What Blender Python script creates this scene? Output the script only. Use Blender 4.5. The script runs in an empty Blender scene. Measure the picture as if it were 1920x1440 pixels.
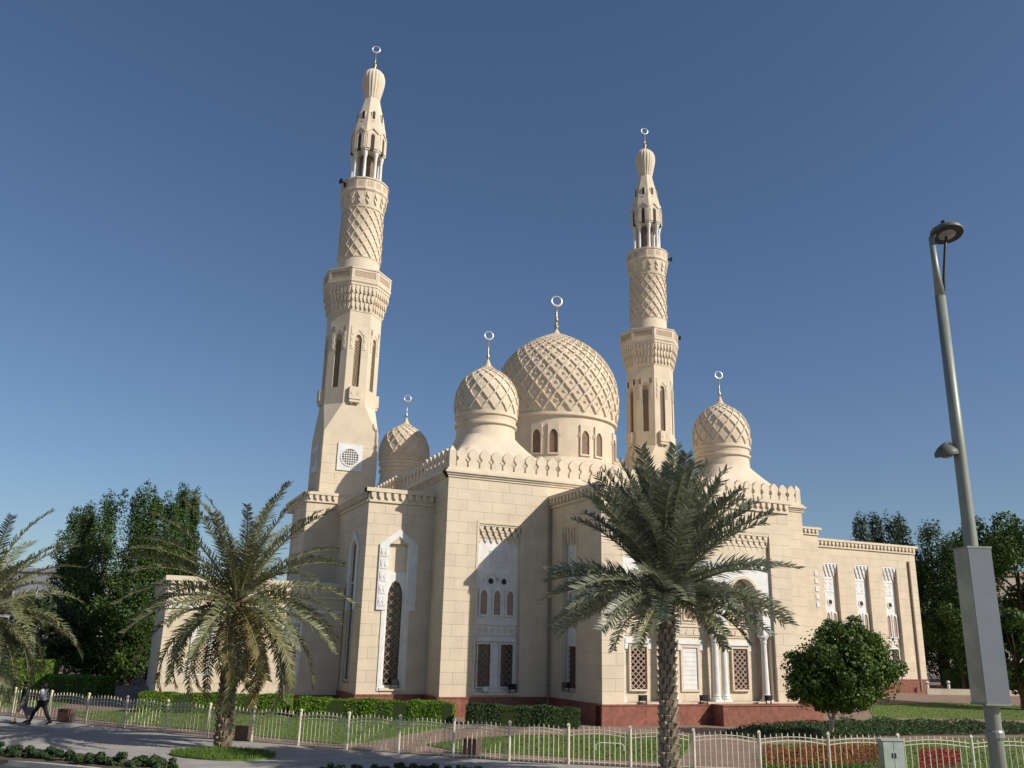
import bpy, bmesh, math, random
from mathutils import Vector, Matrix
R = math.radians
random.seed(7)
sc = bpy.context.scene
COL = sc.collection

# ------------------------------------------------------------------ camera
CAM = dict(x=-16.7254, y=-46.7309, z=3.9099, yaw=0.4141, pitch=0.2883, roll=0.025, f=1634.85)
_sy, _cy = math.sin(CAM['yaw']), math.cos(CAM['yaw'])
_sp, _cp = math.sin(CAM['pitch']), math.cos(CAM['pitch'])
FW = Vector((_sy*_cp, _cy*_cp, _sp)); RT = Vector((_cy, -_sy, 0)); UP = Vector((-_sy*_sp, -_cy*_sp, _cp))
EYE = Vector((CAM['x'], CAM['y'], CAM['z']))
cr, sr = math.cos(CAM['roll']), math.sin(CAM['roll'])
camd = bpy.data.cameras.new('camera'); cam = bpy.data.objects.new('camera', camd); COL.objects.link(cam)
# image right / up axes once rolled
ax = RT*cr + UP*sr
ay = UP*cr - RT*sr
cam.matrix_world = Matrix(((ax.x, ay.x, -FW.x, EYE.x), (ax.y, ay.y, -FW.y, EYE.y), (ax.z, ay.z, -FW.z, EYE.z), (0, 0, 0, 1)))
camd.sensor_fit = 'HORIZONTAL'; camd.sensor_width = 36.0; camd.lens = CAM['f']/1920*36
camd.clip_start = 0.1; camd.clip_end = 4000
sc.camera = cam
sc.render.resolution_x, sc.render.resolution_y = 1024, 768

# ------------------------------------------------------------------ sky, sun, exposure
SUN_H = Vector((0.645, -0.765)).normalized(); SUN_EL = R(33.0)
w = bpy.data.worlds.new('World'); sc.world = w; w.use_nodes = True
nt = w.node_tree; nt.nodes.clear()
sky = nt.nodes.new('ShaderNodeTexSky'); sky.sky_type = 'NISHITA'; sky.sun_disc = False
sky.sun_elevation = SUN_EL; sky.sun_rotation = math.atan2(SUN_H.x, SUN_H.y)
sky.air_density = 1.0; sky.dust_density = 0.75; sky.ozone_density = 4.5; sky.altitude = 0
bg = nt.nodes.new('ShaderNodeBackground'); bg.inputs['Strength'].default_value = 0.090
wo = nt.nodes.new('ShaderNodeOutputWorld')
nt.links.new(sky.outputs[0], bg.inputs[0]); nt.links.new(bg.outputs[0], wo.inputs[0])
sund = bpy.data.lights.new('sun', 'SUN'); sund.energy = 5.0; sund.angle = R(0.5); sund.color = (1.0, 0.93, 0.82)
sun = bpy.data.objects.new('sun', sund); COL.objects.link(sun)
sdir = Vector((SUN_H.x*math.cos(SUN_EL), SUN_H.y*math.cos(SUN_EL), math.sin(SUN_EL)))
sun.rotation_euler = sdir.to_track_quat('Z', 'Y').to_euler(); sun.location = (20, -40, 60)
vs = sc.view_settings; vs.view_transform = 'Standard'; vs.look = 'None'; vs.exposure = 0.0; vs.gamma = 1.0; vs.use_curve_mapping = False
sc.render.engine = 'CYCLES'

# ------------------------------------------------------------------ pixel helpers (directions only; distance comes from the plane touched)
def ray(x, y):
    x = (x-960)/CAM['f']; y = (y-720)/CAM['f']
    return FW + ax*x - ay*y
def on_z(x, y, z=0.0):
    d = ray(x, y); return EYE + d*((z-EYE.z)/d.z)
def on_b(x, y, b):
    d = ray(x, y); return EYE + d*((b-EYE.y)/d.y)
def at_depth(x, y, D): return EYE + ray(x, y)*D

# ------------------------------------------------------------------ mesh builder
class MB:
    def __init__(s): s.v = []; s.f = []
    def add(s, vs_, fs_):
        o = len(s.v); s.v += [tuple(p) for p in vs_]; s.f += [tuple(i+o for i in f) for f in fs_]; return s
    def box(s, x0, x1, y0, y1, z0, z1):
        return s.add([(x0,y0,z0),(x1,y0,z0),(x1,y1,z0),(x0,y1,z0),(x0,y0,z1),(x1,y0,z1),(x1,y1,z1),(x0,y1,z1)],
                     [(0,3,2,1),(4,5,6,7),(0,1,5,4),(1,2,6,5),(2,3,7,6),(3,0,4,7)])
    def pbox(s, pl, s0, s1, z0, z1, d0, d1):           # box on a facade plane, d outward
        c = [pl(a, z, d) for d in (d0, d1) for z in (z0, z1) for a in (s0, s1)]
        return s.add(c, [(0,1,3,2),(4,6,7,5),(0,4,5,1),(2,3,7,6),(0,2,6,4),(1,5,7,3)])
    def prism(s, pl, poly, d0, d1):                     # polygon (s,z) extruded along the plane normal
        n = len(poly)
        return s.add([pl(a, z, d0) for a, z in poly]+[pl(a, z, d1) for a, z in poly],
                     [tuple(range(n))[::-1], tuple(range(n, 2*n))]+[(i, (i+1) % n, n+(i+1) % n, n+i) for i in range(n)])
    def loft(s, rings, cap=True):                       # rings: lists of equal-length points
        n = len(rings[0]); o = len(s.v)
        for r in rings: s.v += [tuple(p) for p in r]
        for k in range(len(rings)-1):
            for i in range(n):
                j = (i+1) % n; s.f.append((o+k*n+i, o+k*n+j, o+(k+1)*n+j, o+(k+1)*n+i))
        if cap:
            s.f.append(tuple(o+i for i in range(n))[::-1]); m = o+(len(rings)-1)*n; s.f.append(tuple(m+i for i in range(n)))
        return s
    def lathe(s, prof, n=32, c=(0,0), rot=0.0, flute=0.0, nf=0):
        rings = []
        for r, z in prof:
            ring = []
            for i in range(n):
                t = rot+2*math.pi*i/n; q = r*(1+flute*math.cos(nf*t)) if nf else r
                ring.append((c[0]+q*math.cos(t), c[1]+q*math.sin(t), z))
            rings.append(ring)
        return s.loft(rings)
    def oct(s, prof, c=(0,0)):                          # octagon by apothem, flats facing the axes
        return s.lathe([(r/math.cos(math.pi/8), z) for r, z in prof], 8, c, math.pi/8)
    def tube(s, pts, rad, n=6, cap=True):
        pts = [Vector(p) for p in pts]; rings = []
        rr = rad if isinstance(rad, (list, tuple)) else [rad]*len(pts)
        a = None
        for i, p in enumerate(pts):
            t = (pts[min(i+1, len(pts)-1)]-pts[max(i-1, 0)])
            t = t.normalized() if t.length > 1e-9 else Vector((0,0,1))
            if a is None:
                a = t.cross(Vector((0,0,1))) if abs(t.z) < .95 else t.cross(Vector((1,0,0)))
            a = (a-t*a.dot(t)).normalized(); b = t.cross(a)
            rings.append([p+(a*math.cos(2*math.pi*k/n)+b*math.sin(2*math.pi*k/n))*rr[i] for k in range(n)])
        return s.loft(rings, cap)
    def build(s, name, mat, parent=None, smooth=False, loc=(0,0,0), auto=None):
        me = bpy.data.meshes.new(name); me.from_pydata(s.v, [], s.f); me.update()
        if mat: me.materials.append(mat)
        if smooth:
            me.polygons.foreach_set('use_smooth', [True]*len(me.polygons))
            if auto is not None:
                try: me.set_sharp_from_angle(angle=auto)
                except Exception: pass
        bm = bmesh.new(); bm.from_mesh(me); bmesh.ops.recalc_face_normals(bm, faces=bm.faces); bm.to_mesh(me); bm.free()
        return link(name, me, parent, loc)
    def leafbuild(s, name, mat, parent=None, loc=(0,0,0)):   # no normal recalculation (leaf cards)
        me = bpy.data.meshes.new(name); me.from_pydata(s.v, [], s.f); me.update()
        if mat: me.materials.append(mat)
        return link(name, me, parent, loc)
def link(name, me, parent=None, loc=(0,0,0), rot=None, scale=None):
    o = bpy.data.objects.new(name, me); COL.objects.link(o); o.location = loc
    if rot is not None: o.rotation_euler = rot
    if scale is not None: o.scale = scale
    if parent is not None: o.parent = parent
    return o
def thing(name, label, cat, loc=(0,0,0), rz=0.0, group=None):
    o = bpy.data.objects.new(name, None); COL.objects.link(o); o.empty_display_size = .3
    o.location = loc; o.rotation_euler = (0,0,rz); return tag(o, label, cat, group)
def tag(o, label, cat, group=None):
    o['label'] = label; o['category'] = cat
    if group: o['group'] = group
    return o
def structure(o): o['kind'] = 'structure'; return o
def stuff(o): o['kind'] = 'stuff'; return o
def dup(root, loc, rz=0.0):
    def cp(o, par):
        c = o.copy(); COL.objects.link(c)
        if par is not None: c.parent = par
        for ch in list(o.children): cp(ch, c)
        return c
    r = cp(root, None); r.location = loc; r.rotation_euler = (0,0,rz); return r
class Plane:                                            # facade plane: origin, u along, n outward
    def __init__(s, o, u, n): s.o = Vector(o); s.u = Vector(u); s.n = Vector(n)
    def __call__(s, a, z, d): return s.o+s.u*a+s.n*d+Vector((0,0,z))

# ------------------------------------------------------------------ materials
def mat(name, col, rough=.8, metal=0.0, spec=.3, noise=0.0, scale=3.0, bump=0.0, bscale=40.0, rnd=0.0, col2=None, stain=0.0, island=0.0, trans=0.0, detail=6):
    m = bpy.data.materials.new(name); m.use_nodes = True; t = m.node_tree; N = t.nodes; L = t.links
    b = N['Principled BSDF']; b.inputs['Roughness'].default_value = rough; b.inputs['Metallic'].default_value = metal
    b.inputs['Specular IOR Level'].default_value = spec
    g = N.new('ShaderNodeNewGeometry'); cur = None
    rgb = N.new('ShaderNodeRGB'); rgb.outputs[0].default_value = (*col, 1); cur = rgb.outputs[0]
    def mixc(a, bcol, fac, mode='MIX'):
        x = N.new('ShaderNodeMix'); x.data_type = 'RGBA'; x.blend_type = mode
        if isinstance(fac, float): x.inputs[0].default_value = fac
        else: L.new(fac, x.inputs[0])
        L.new(a, x.inputs[6])
        if isinstance(bcol, tuple): x.inputs[7].default_value = (*bcol, 1)
        else: L.new(bcol, x.inputs[7])
        return x.outputs[2]
    if noise or col2:
        n = N.new('ShaderNodeTexNoise'); n.inputs['Scale'].default_value = scale; n.inputs['Detail'].default_value = detail; L.new(g.outputs['Position'], n.inputs['Vector'])
        r = N.new('ShaderNodeMapRange'); r.inputs[1].default_value = .35; r.inputs[2].default_value = .65; L.new(n.outputs[0], r.inputs[0])
        if col2: cur = mixc(cur, col2, r.outputs[0])
        else:
            mm = N.new('ShaderNodeMapRange'); mm.inputs[3].default_value = 1-noise; mm.inputs[4].default_value = 1+noise; L.new(r.outputs[0], mm.inputs[0])
            v = N.new('ShaderNodeVectorMath'); v.operation = 'SCALE'; L.new(cur, v.inputs[0]); L.new(mm.outputs[0], v.inputs['Scale']); cur = v.outputs[0]
    for amt, src in ((rnd, 'obj'), (island, 'isl')):
        if amt:
            if src == 'obj': q = N.new('ShaderNodeObjectInfo').outputs['Random']
            else: q = g.outputs['Random Per Island']
            mm = N.new('ShaderNodeMapRange'); mm.inputs[3].default_value = 1-amt; mm.inputs[4].default_value = 1+amt; L.new(q, mm.inputs[0])
            v = N.new('ShaderNodeVectorMath'); v.operation = 'SCALE'; L.new(cur, v.inputs[0]); L.new(mm.outputs[0], v.inputs['Scale']); cur = v.outputs[0]
    if stain:                                           # vertical weather streaks with a shape of their own
        mp = N.new('ShaderNodeMapping'); mp.inputs['Scale'].default_value = (1.6, 1.6, .12); L.new(g.outputs['Position'], mp.inputs['Vector'])
        n = N.new('ShaderNodeTexNoise'); n.inputs['Scale'].default_value = 1.3; n.inputs['Detail'].default_value = 5; L.new(mp.outputs[0], n.inputs['Vector'])
        r = N.new('ShaderNodeMapRange'); r.inputs[1].default_value = .52; r.inputs[2].default_value = .75; r.inputs[4].default_value = stain; L.new(n.outputs[0], r.inputs[0])
        cur = mixc(cur, (col[0]*.55, col[1]*.5, col[2]*.45), r.outputs[0])
    L.new(cur, b.inputs['Base Color'])
    if bump:
        n = N.new('ShaderNodeTexNoise'); n.inputs['Scale'].default_value = bscale; n.inputs['Detail'].default_value = 4; L.new(g.outputs['Position'], n.inputs['Vector'])
        bp = N.new('ShaderNodeBump'); bp.inputs['Strength'].default_value = bump; bp.inputs['Distance'].default_value = .02; L.new(n.outputs[0], bp.inputs['Height']); L.new(bp.outputs[0], b.inputs['Normal'])
    if trans:                                           # leaves: part of the light passes through
        tr = N.new('ShaderNodeBsdfTranslucent'); L.new(cur, tr.inputs[0]); mx = N.new('ShaderNodeMixShader'); mx.inputs[0].default_value = trans
        L.new(b.outputs[0], mx.inputs[1]); L.new(tr.outputs[0], mx.inputs[2]); L.new(mx.outputs[0], N['Material Output'].inputs[0])
    return m
M = {}
M['stone'] = mat('sandstone', (.635,.535,.40), .85, noise=.06, scale=.9, bump=.25, bscale=18, rnd=.03, island=.03, stain=.10)
M['mortar'] = mat('mortar', (.50,.41,.30), .95, noise=.1, scale=4)
M['trim'] = mat('carved_stone', (.65,.555,.425), .85, noise=.07, scale=1.6, bump=.25, bscale=22, stain=.12)
M['plaster'] = mat('dome_plaster', (.635,.535,.405), .85, noise=.06, scale=.8, bump=.15, bscale=14, stain=.16)
M['white'] = mat('white_carved_stone', (.70,.69,.665), .8, noise=.07, scale=2.2, bump=.35, bscale=9, stain=.10)
M['granite'] = mat('red_granite', (.235,.088,.060), .45, noise=.2, scale=5, bump=.08, bscale=60, rnd=.1, spec=.4)
M['wood'] = mat('brown_lattice_wood', (.20,.135,.09), .7, noise=.2, scale=6)
M['lattice'] = mat('pink_brown_lattice', (.36,.25,.19), .8, noise=.12, scale=6)
M['screen'] = mat('carved_screen', (.50,.385,.27), .8, noise=.1, scale=6)
M['glass'] = mat('dark_window_glass', (.018,.019,.022), .12, spec=.6)
M['hole'] = mat('dark_interior', (.055,.047,.042), .9)
M['gold'] = mat('brass_finial', (.42,.33,.20), .38, metal=.7, noise=.15, scale=9)
M['silver'] = mat('pale_metal_ring', (.72,.71,.68), .35, metal=.5)
M['black'] = mat('black_metal', (.016,.016,.017), .5, noise=.2, scale=12)
M['whitem'] = mat('white_metal', (.68,.68,.66), .5)
M['pipe'] = mat('drain_pipe', (.30,.24,.18), .6)
M['fence'] = mat('cream_fence_paint', (.62,.56,.44), .55, noise=.12, scale=3, rnd=.07)
M['pole'] = mat('grey_lamp_paint', (.25,.265,.225), .45, metal=.2, noise=.08, scale=2.5)
M['dish'] = mat('dull_green_grey_lamp_shell', (.12,.13,.105), .5, noise=.1, scale=5)
M['dark_pole'] = mat('dark_lamp_metal', (.035,.036,.04), .5)
M['lens'] = mat('lamp_lens', (.30,.27,.27), .25, spec=.6)
M['signface'] = mat('grey_sign_face', (.17,.19,.21), .35, noise=.05, scale=2.2)
M['signside'] = mat('sign_side_painted_reflection', (.44,.40,.29), .32, noise=.2, scale=2.0)  # warm reflection on the unlit side is put into this base colour
M['box'] = mat('utility_box_paint', (.36,.40,.36), .55, noise=.1, scale=4)
M['brown'] = mat('brown_bin_paint', (.13,.07,.05), .6, noise=.2, scale=8)
M['ground'] = mat('sandy_ground', (.26,.215,.16), .95, noise=.2, scale=.35, bump=.3, bscale=6)
M['asphalt'] = mat('asphalt', (.055,.055,.056), .9, noise=.18, scale=1.2, bump=.4, bscale=60)
M['concrete'] = mat('grey_pavers', (.33,.31,.285), .9, noise=.14, scale=.9, bump=.3, bscale=25, island=.07)
M['kerb'] = mat('kerb_concrete', (.42,.40,.365), .9, noise=.12, scale=2, rnd=.06)
M['pink'] = mat('pink_pavers', (.24,.165,.125), .9, noise=.16, scale=1.1, bump=.3, bscale=30)
M['lawn'] = mat('lawn', (.095,.15,.025), .95, col2=(.13,.175,.04), scale=1.1, bump=.6, bscale=30)
M['blade'] = mat('grass_blades', (.11,.175,.03), .85, island=.35, trans=.25)
M['soil'] = mat('garden_soil', (.10,.075,.052), .95, noise=.25, scale=5, bump=.6, bscale=14)
M['hedge'] = mat('hedge_leaves', (.115,.215,.016), .6, island=.4, trans=.3, col2=(.15,.25,.024), scale=1.2)
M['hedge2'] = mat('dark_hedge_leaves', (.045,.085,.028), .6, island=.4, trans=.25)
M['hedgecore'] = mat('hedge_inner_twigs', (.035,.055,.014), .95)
M['bush'] = mat('bush_tree_leaves', (.050,.098,.014), .5, island=.45, trans=.25, col2=(.085,.145,.02), scale=.9)
M['dark'] = mat('dark_tree_leaves', (.036,.075,.014), .6, island=.45, trans=.25, col2=(.065,.115,.018), scale=.35)
M['dark2'] = mat('grey_green_leaves', (.050,.075,.030), .6, island=.4, trans=.25)
M['palm'] = mat('palm_leaflets', (.150,.160,.072), .5, island=.30, rnd=.22, trans=.22, spec=.45)
M['palm_g'] = mat('grey_palm_leaflets', (.19,.21,.14), .45, island=.30, rnd=.25, trans=.28, spec=.5)
M['palm_o'] = mat('old_palm_leaflets', (.19,.155,.055), .6, island=.3, rnd=.2, trans=.25)
M['rachis'] = mat('palm_rachis', (.20,.185,.085), .6, rnd=.15)
M['trunk'] = mat('palm_trunk_fibre', (.115,.080,.052), .95, noise=.3, scale=8, bump=.8, bscale=20)
M['boot'] = mat('palm_leaf_base', (.215,.165,.115), .9, noise=.25, scale=7, rnd=.25, bump=.5, bscale=25)
M['boot2'] = mat('pale_palm_leaf_base', (.27,.225,.165), .9, noise=.25, scale=7, rnd=.22, bump=.5, bscale=25)
M['bark'] = mat('bark', (.10,.075,.05), .95, noise=.3, scale=6, bump=.7, bscale=12)
M['palebark'] = mat('pale_bark', (.40,.35,.29), .9, noise=.25, scale=6, bump=.5, bscale=16)
M['flower'] = mat('red_flowers', (.36,.045,.028), .7, island=.4, trans=.2)
M['skin'] = mat('skin', (.42,.25,.17), .6)
M['blackcloth'] = mat('black_cloth', (.015,.015,.018), .9)
M['whitecloth'] = mat('white_cloth', (.62,.62,.63), .9)
M['bluecloth'] = mat('grey_blue_cloth', (.16,.19,.24), .9)
M['hair'] = mat('dark_hair', (.018,.014,.012), .6)
M['cream'] = mat('cream_render', (.46,.40,.32), .9, noise=.08, scale=.8, stain=.12)
M['greywall'] = mat('grey_render', (.30,.31,.33), .9, noise=.08, scale=.8)
M['rust'] = mat('orange_render', (.38,.20,.11), .9, noise=.1, scale=.8)

# ================================================================== GROUND, ROAD, PATHS
FU = Vector((.7207,-.6932,0)); FN = Vector((-.6932,-.7207,0)); F0 = Vector((-20.07,.755,0))
def along(t, p, z=0.0): v = F0+FU*t+FN*p; return Vector((v.x, v.y, z))
def slab(name, pts, z0, z1, m, kind=True):
    mb = MB(); n = len(pts)
    mb.add([(p[0],p[1],z0) for p in pts]+[(p[0],p[1],z1) for p in pts],
           [tuple(range(n))[::-1], tuple(range(n,2*n))]+[(i,(i+1)%n,n+(i+1)%n,n+i) for i in range(n)])
    o = mb.build(name, m)
    return structure(o) if kind else o
g = MB(); g.add([(-1500,-1500,-.20),(1500,-1500,-.20),(1500,1500,-.20),(-1500,1500,-.20)], [(0,1,2,3)])
structure(g.build('ground', M['ground']))
# garden platform inside the fence line, pink pavers; sidewalk in front of it; road beyond
post_px = [(-40,1284),(30,1290),(98,1296),(167.5,1301),(240,1306.5),(315.5,1313.5),(395,1320),(478,1326),(565,1331.5),(655,1337),(751,1342.5),(852,1348.5),(956,1354),(1066,1359),(1181.6,1363.7),(1300,1368.5),(1422.7,1372.5),(1552,1375.5),(1682.6,1378),(1820,1381),(1960,1384)]
HF = 1.25
POSTS = [on_z(x, y, HF) for x, y in post_px]; POSTS = [Vector((p.x, p.y, 0)) for p in POSTS]
far_l = along(-160, 0) ; far_r = along(160, 0)
edge = [POSTS[0]+(POSTS[0]-POSTS[3]).normalized()*120]+POSTS+[POSTS[-1]+(POSTS[-1]-POSTS[-4]).normalized()*120]
slab('garden_paving', [tuple(p) for p in edge]+[tuple(along(160,-140)), tuple(along(-160,-140))], -.19, 0.0, M['pink'])
def sidewalk_outer(t): return along(t, 9.3)
slab('sidewalk', [tuple(p+FN*.02) for p in edge]+[tuple(along(260, 9.3)), tuple(along(-120, 9.3))], -.19, -.004, M['concrete'])
slab('road', [tuple(along(-200,9.55)), tuple(along(260,9.55)), tuple(along(260,15.0)), tuple(along(-200,15.0))], -.195, -.13, M['asphalt'])
slab('median', [tuple(along(-200,15.2)), tuple(along(260,15.2)), tuple(along(260,18)), tuple(along(-200,18))], -.195, 0.0, M['concrete'])
# kerb stones one by one along the sidewalk edge in view
km = MB(); km.box(-.49,.49,-.11,.11,-.19,.02); kmesh = None
root = structure(slab('kerb', [tuple(along(-60,9.34)), tuple(along(120,9.34)), tuple(along(120,9.50)), tuple(along(-60,9.50))], -.19, -.02, M['mortar']))
for i in range(60):
    p = along(-2+i*1.0, 9.42, 0)
    if kmesh is None:
        o = km.build('kerb_stone', M['kerb'], root, loc=p); kmesh = o.data
    else: o = link('kerb_stone', kmesh, root, p)
    o.rotation_euler = (0,0,math.atan2(FU.y, FU.x))
def px_poly(pts, z=0.0): return [tuple(on_z(x, y, z)) for x, y in pts]
lawns = [
 ('lawn', [(120,1336),(300,1330),(560,1342),(800,1350),(852,1362),(770,1378),(690,1393),(640,1396),(480,1380),(300,1362),(170,1350)]),
 ('lawn', [(800,1397),(900,1384),(1000,1379),(1150,1379),(1300,1380),(1292,1402),(1272,1430),(1150,1426),(1000,1416),(850,1408)]),
 ('lawn', [(1432,1398),(1560,1391),(1660,1390),(1800,1386),(1960,1384),(1960,1470),(1432,1470)]),
 ('lawn', [(1625,1324),(1760,1317),(1960,1326),(1960,1352),(1800,1347),(1640,1347)]),
 ('lawn', [(-60,1308),(60,1306),(150,1312),(110,1326),(-60,1330)]),
]
LAWN = []
for n_, pts in lawns:
    pp = px_poly(pts); LAWN.append(pp); slab(n_, pp, -.05, .03, M['lawn'])
def inside(x, y, poly):
    c = False; j = len(poly)-1
    for i in range(len(poly)):
        xi, yi, xj, yj = poly[i][0], poly[i][1], poly[j][0], poly[j][1]
        if (yi > y) != (yj > y) and x < (xj-xi)*(y-yi)/(yj-yi)+xi: c = not c
        j = i
    return c
def blades(mb, x, y, z, h, w_):
    t = random.uniform(0, 6.283); dx, dy = math.cos(t)*w_, math.sin(t)*w_; lx, ly = random.uniform(-.5,.5)*h, random.uniform(-.5,.5)*h
    o = len(mb.v); mb.v += [(x-dx,y-dy,z),(x+dx,y+dy,z),(x+lx,y+ly,z+h)]; mb.f.append((o,o+1,o+2))
gb = MB()
for poly, cnt in zip(LAWN, (9000, 9000, 9000, 5000, 1500)):
    xs = [p[0] for p in poly]; ys = [p[1] for p in poly]; k = 0
    for _ in range(cnt*3):
        x, y = random.uniform(min(xs), max(xs)), random.uniform(min(ys), max(ys))
        if inside(x, y, poly): blades(gb, x, y, .028, random.uniform(.04,.09), .02); k += 1
        if k >= cnt: break
o = gb.leafbuild('grass', M['blade']); stuff(o); tag(o, 'short mown grass of the lawns between fence and building', 'grass')

# ================================================================== MOSQUE
mosque = thing('mosque', 'cream sandstone mosque with lattice-ribbed domes and red granite plinth', 'mosque', (0,0,0))
BLOCKS = []
def rect_minus(rects, h):
    out = []
    for (a0,a1,b0,b1) in rects:
        if h[0] >= a1 or h[1] <= a0 or h[2] >= b1 or h[3] <= b0: out.append((a0,a1,b0,b1)); continue
        if h[0] > a0: out.append((a0,h[0],b0,b1))
        if h[1] < a1: out.append((h[1],a1,b0,b1))
        m0, m1 = max(a0,h[0]), min(a1,h[1])
        if h[2] > b0: out.append((m0,m1,b0,h[2]))
        if h[3] < b1: out.append((m0,m1,h[3],b1))
    return out
def facade(name, pl, s0, s1, z0, z1, holes=(), depth=.5, course=.62, blen=1.45, seed=0, blocks=True, core=True):
    rects = [(s0,s1,z0,z1)]
    for h in holes: rects = rect_minus(rects, h)
    if core:
        mb = MB()
        for a0,a1,b0,b1 in rects: mb.pbox(pl, max(a0,s0+.03), min(a1,s1-.03), b0, b1, -depth, -.018)
        mb.build(name, M['mortar'] if blocks else M['stone'], mosque)
    if not blocks: return
    rr = random.Random(seed); nrow = max(1, round((z1-z0)/course)); ch = (z1-z0)/nrow; J = .006
    for r in range(nrow):
        b0, b1 = z0+r*ch, z0+(r+1)*ch; a = s0-(blen*.5 if r % 2 else 0)-rr.uniform(0,.15)
        while a < s1:
            e = a+blen*rr.uniform(.86,1.12)
            if s1-e < .35: e = s1
            q = [(max(a,s0)+(J if a > s0 else 0), min(e,s1)-(J if e < s1 else 0), b0+J, b1-J)]
            for h in holes: q = rect_minus(q, h)
            for k in q:
                if k[1]-k[0] > .03 and k[3]-k[2] > .03: BLOCKS.append((pl,)+k)
            a = e
def part(mb, name, m, parent=None, **k): return mb.build(name, M[m], parent or mosque, **k)

AM, BM = 25.81, 25.0; ZW = 12.97; ZP = 1.03
FA, FR, FD = 6.59, 19.30, 5.98; ZF = 11.62
PA = Plane((0,0,0), (1,0,0), (0,-1,0))                 # main front
PL = Plane((0,BM,0), (0,-1,0), (-1,0,0))               # main hall, left face
PF = Plane((0,-FD,0), (1,0,0), (0,-1,0))               # portal block front
PFS = Plane((FA,0,0), (0,-1,0), (-1,0,0))              # portal block left side
PLB = Plane((0,2.31,0), (1,0,0), (0,-1,0))             # left bay front
PLS = Plane((-3.96,10.0,0), (0,-1,0), (-1,0,0))        # left bay, left side
PMB = Plane((0,9.4,0), (1,0,0), (0,-1,0))              # tower base front
PMS = Plane((-6.15,16.0,0), (0,-1,0), (-1,0,0))        # tower base left side
PW = Plane((0,22.36,0), (1,0,0), (0,-1,0))             # far wing
PX = Plane((0,6.3,0), (1,0,0), (0,-1,0))              # low annex front
PXS = Plane((-13.9,19.3,0), (0,-1,0), (-1,0,0))        # low annex left side

# --- bodies (set back behind the facing)
b = MB(); b.box(.5,AM-.02,.5,BM,0,13.25); part(b,'hall_body','stone')
b = MB(); b.box(FA+.5,FR-.02,-FD+1.3,.5,0,12.2); part(b,'portal_body','stone')
b = MB(); b.box(-3.46,.4,2.81,10.5,0,12.2); part(b,'bay_body','stone')
b = MB(); b.box(-5.65,-.2,9.9,17,0,12.75); part(b,'tower_base_body','stone')
b = MB(); b.box(26.2,61.2,22.86,40,0,14.6); part(b,'wing_body','stone')
b = MB(); b.box(-13.4,-4.3,6.8,24,0,6.7); part(b,'annex_body','stone')

# --- facings in stone blocks
NICHE_A = (1.98,4.68,1.25,10.45)
facade('front_wall', PA, 0, FA, ZP, ZW, [NICHE_A], .5, seed=1)
facade('front_wall', PA, FA, FR, 12.3, ZW, [], .5, seed=2)
facade('front_wall', PA, FR, AM, ZP, ZW, [], .5, seed=3)
facade('side_wall', PL, BM-2.31, BM, ZP, ZW, [], .5, seed=4, blen=1.15)
facade('side_wall', PL, 0, BM-2.31, 11.6, ZW, [], .5, seed=5)
RECESS = (7.9,17.8,1.12,10.3)
facade('portal_front_wall', PF, FA, FR, ZP, ZF, [RECESS], .6, seed=6)
NICHE_S = (1.45,3.2,1.4,10.4)
facade('portal_side_wall', PFS, 0, FD, ZP, ZF, [NICHE_S], .5, seed=7)
WIN_L = (-2.62,-1.42,1.35,9.2)
facade('bay_front_wall', PLB, -3.96, 0, ZP, 11.5, [WIN_L], .5, seed=8, blen=1.25)
NICHE_LS = (4.5,6.0,1.5,9.4)
facade('bay_side_wall', PLS, .6, 7.69, ZP, 11.5, [NICHE_LS], .5, seed=9)
facade('tower_base_wall', PMB, -6.15, -3.96, .9, 12.25, [], .5, seed=10)
facade('tower_base_wall', PMS, 2.5, 6.6, .9, 12.25, [], .5, seed=11)
WN = [(48.45,50.35),(52.55,54.5),(56.5,58.45)]
facade('wing_wall', PW, 47.6, 61.3, 1.3, 14.0, [(a,b_,2.9,12.5) for a,b_ in WN], .5, seed=12, course=.8, blen=1.9)
PLK = Plane((0,21.6,0), (1,0,0), (0,-1,0))
facade('link_wall', PLK, 40, 47.3, 1.3, 15.0, [], .6, seed=13, course=.8, blen=1.9)
AXW = [(-12.25,-11.35),(-9.6,-8.7),(-7.4,-6.5)]
facade('annex_wall', PX, -13.9, -4.0, .75, 6.1, [(a,b_,1.75,4.6) for a,b_ in AXW], .5, seed=14)
facade('annex_side_wall', PXS, 2.0, 13.0, .75, 6.1, [], .5, seed=15)

# --- red granite plinths: slabs one by one
def plinth(name, pl, s0, s1, z0, z1, proud=.10, step=1.3):
    mb = MB(); mb.pbox(pl, s0, s1, z0, z1-.01, -.5, proud-.025); root_ = mb.build(name, M['granite'], mosque)
    n = max(1, round((s1-s0)/step)); wd = (s1-s0)/n
    for i in range(n):
        m2 = MB(); m2.pbox(pl, s0+i*wd+.006, s0+(i+1)*wd-.006, z0, z1-.07, -.1, proud); m2.build('granite_slab', M['granite'], root_)
    m2 = MB(); m2.pbox(pl, s0, s1+.0, z1-.065, z1, -.1, proud+.035); m2.build('coping', M['granite'], root_)
plinth('plinth', PA, -.02, FA-.1, 0, ZP)
plinth('plinth', PA, FR+.2, AM+.1, 0, ZP)
plinth('plinth', PL, BM-2.2, BM+.095, 0, ZP)
plinth('plinth', PFS, .11, FD+.0, 0, ZP)
plinth('plinth', PF, FA-.10, FR+.1, 0, ZP, proud=.13)
plinth('plinth', PLB, -4.05, -.1, 0, ZP)
plinth('plinth', PLS, .6, 7.68, 0, ZP)
plinth('plinth', PMB, -6.2, -4.1, 0, .9)
plinth('plinth', PW, 47.6, 61.4, 0, 1.3, step=2.4)
plinth('plinth', PLK, 40, 47.4, 0, 1.3, step=2.4)
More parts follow.
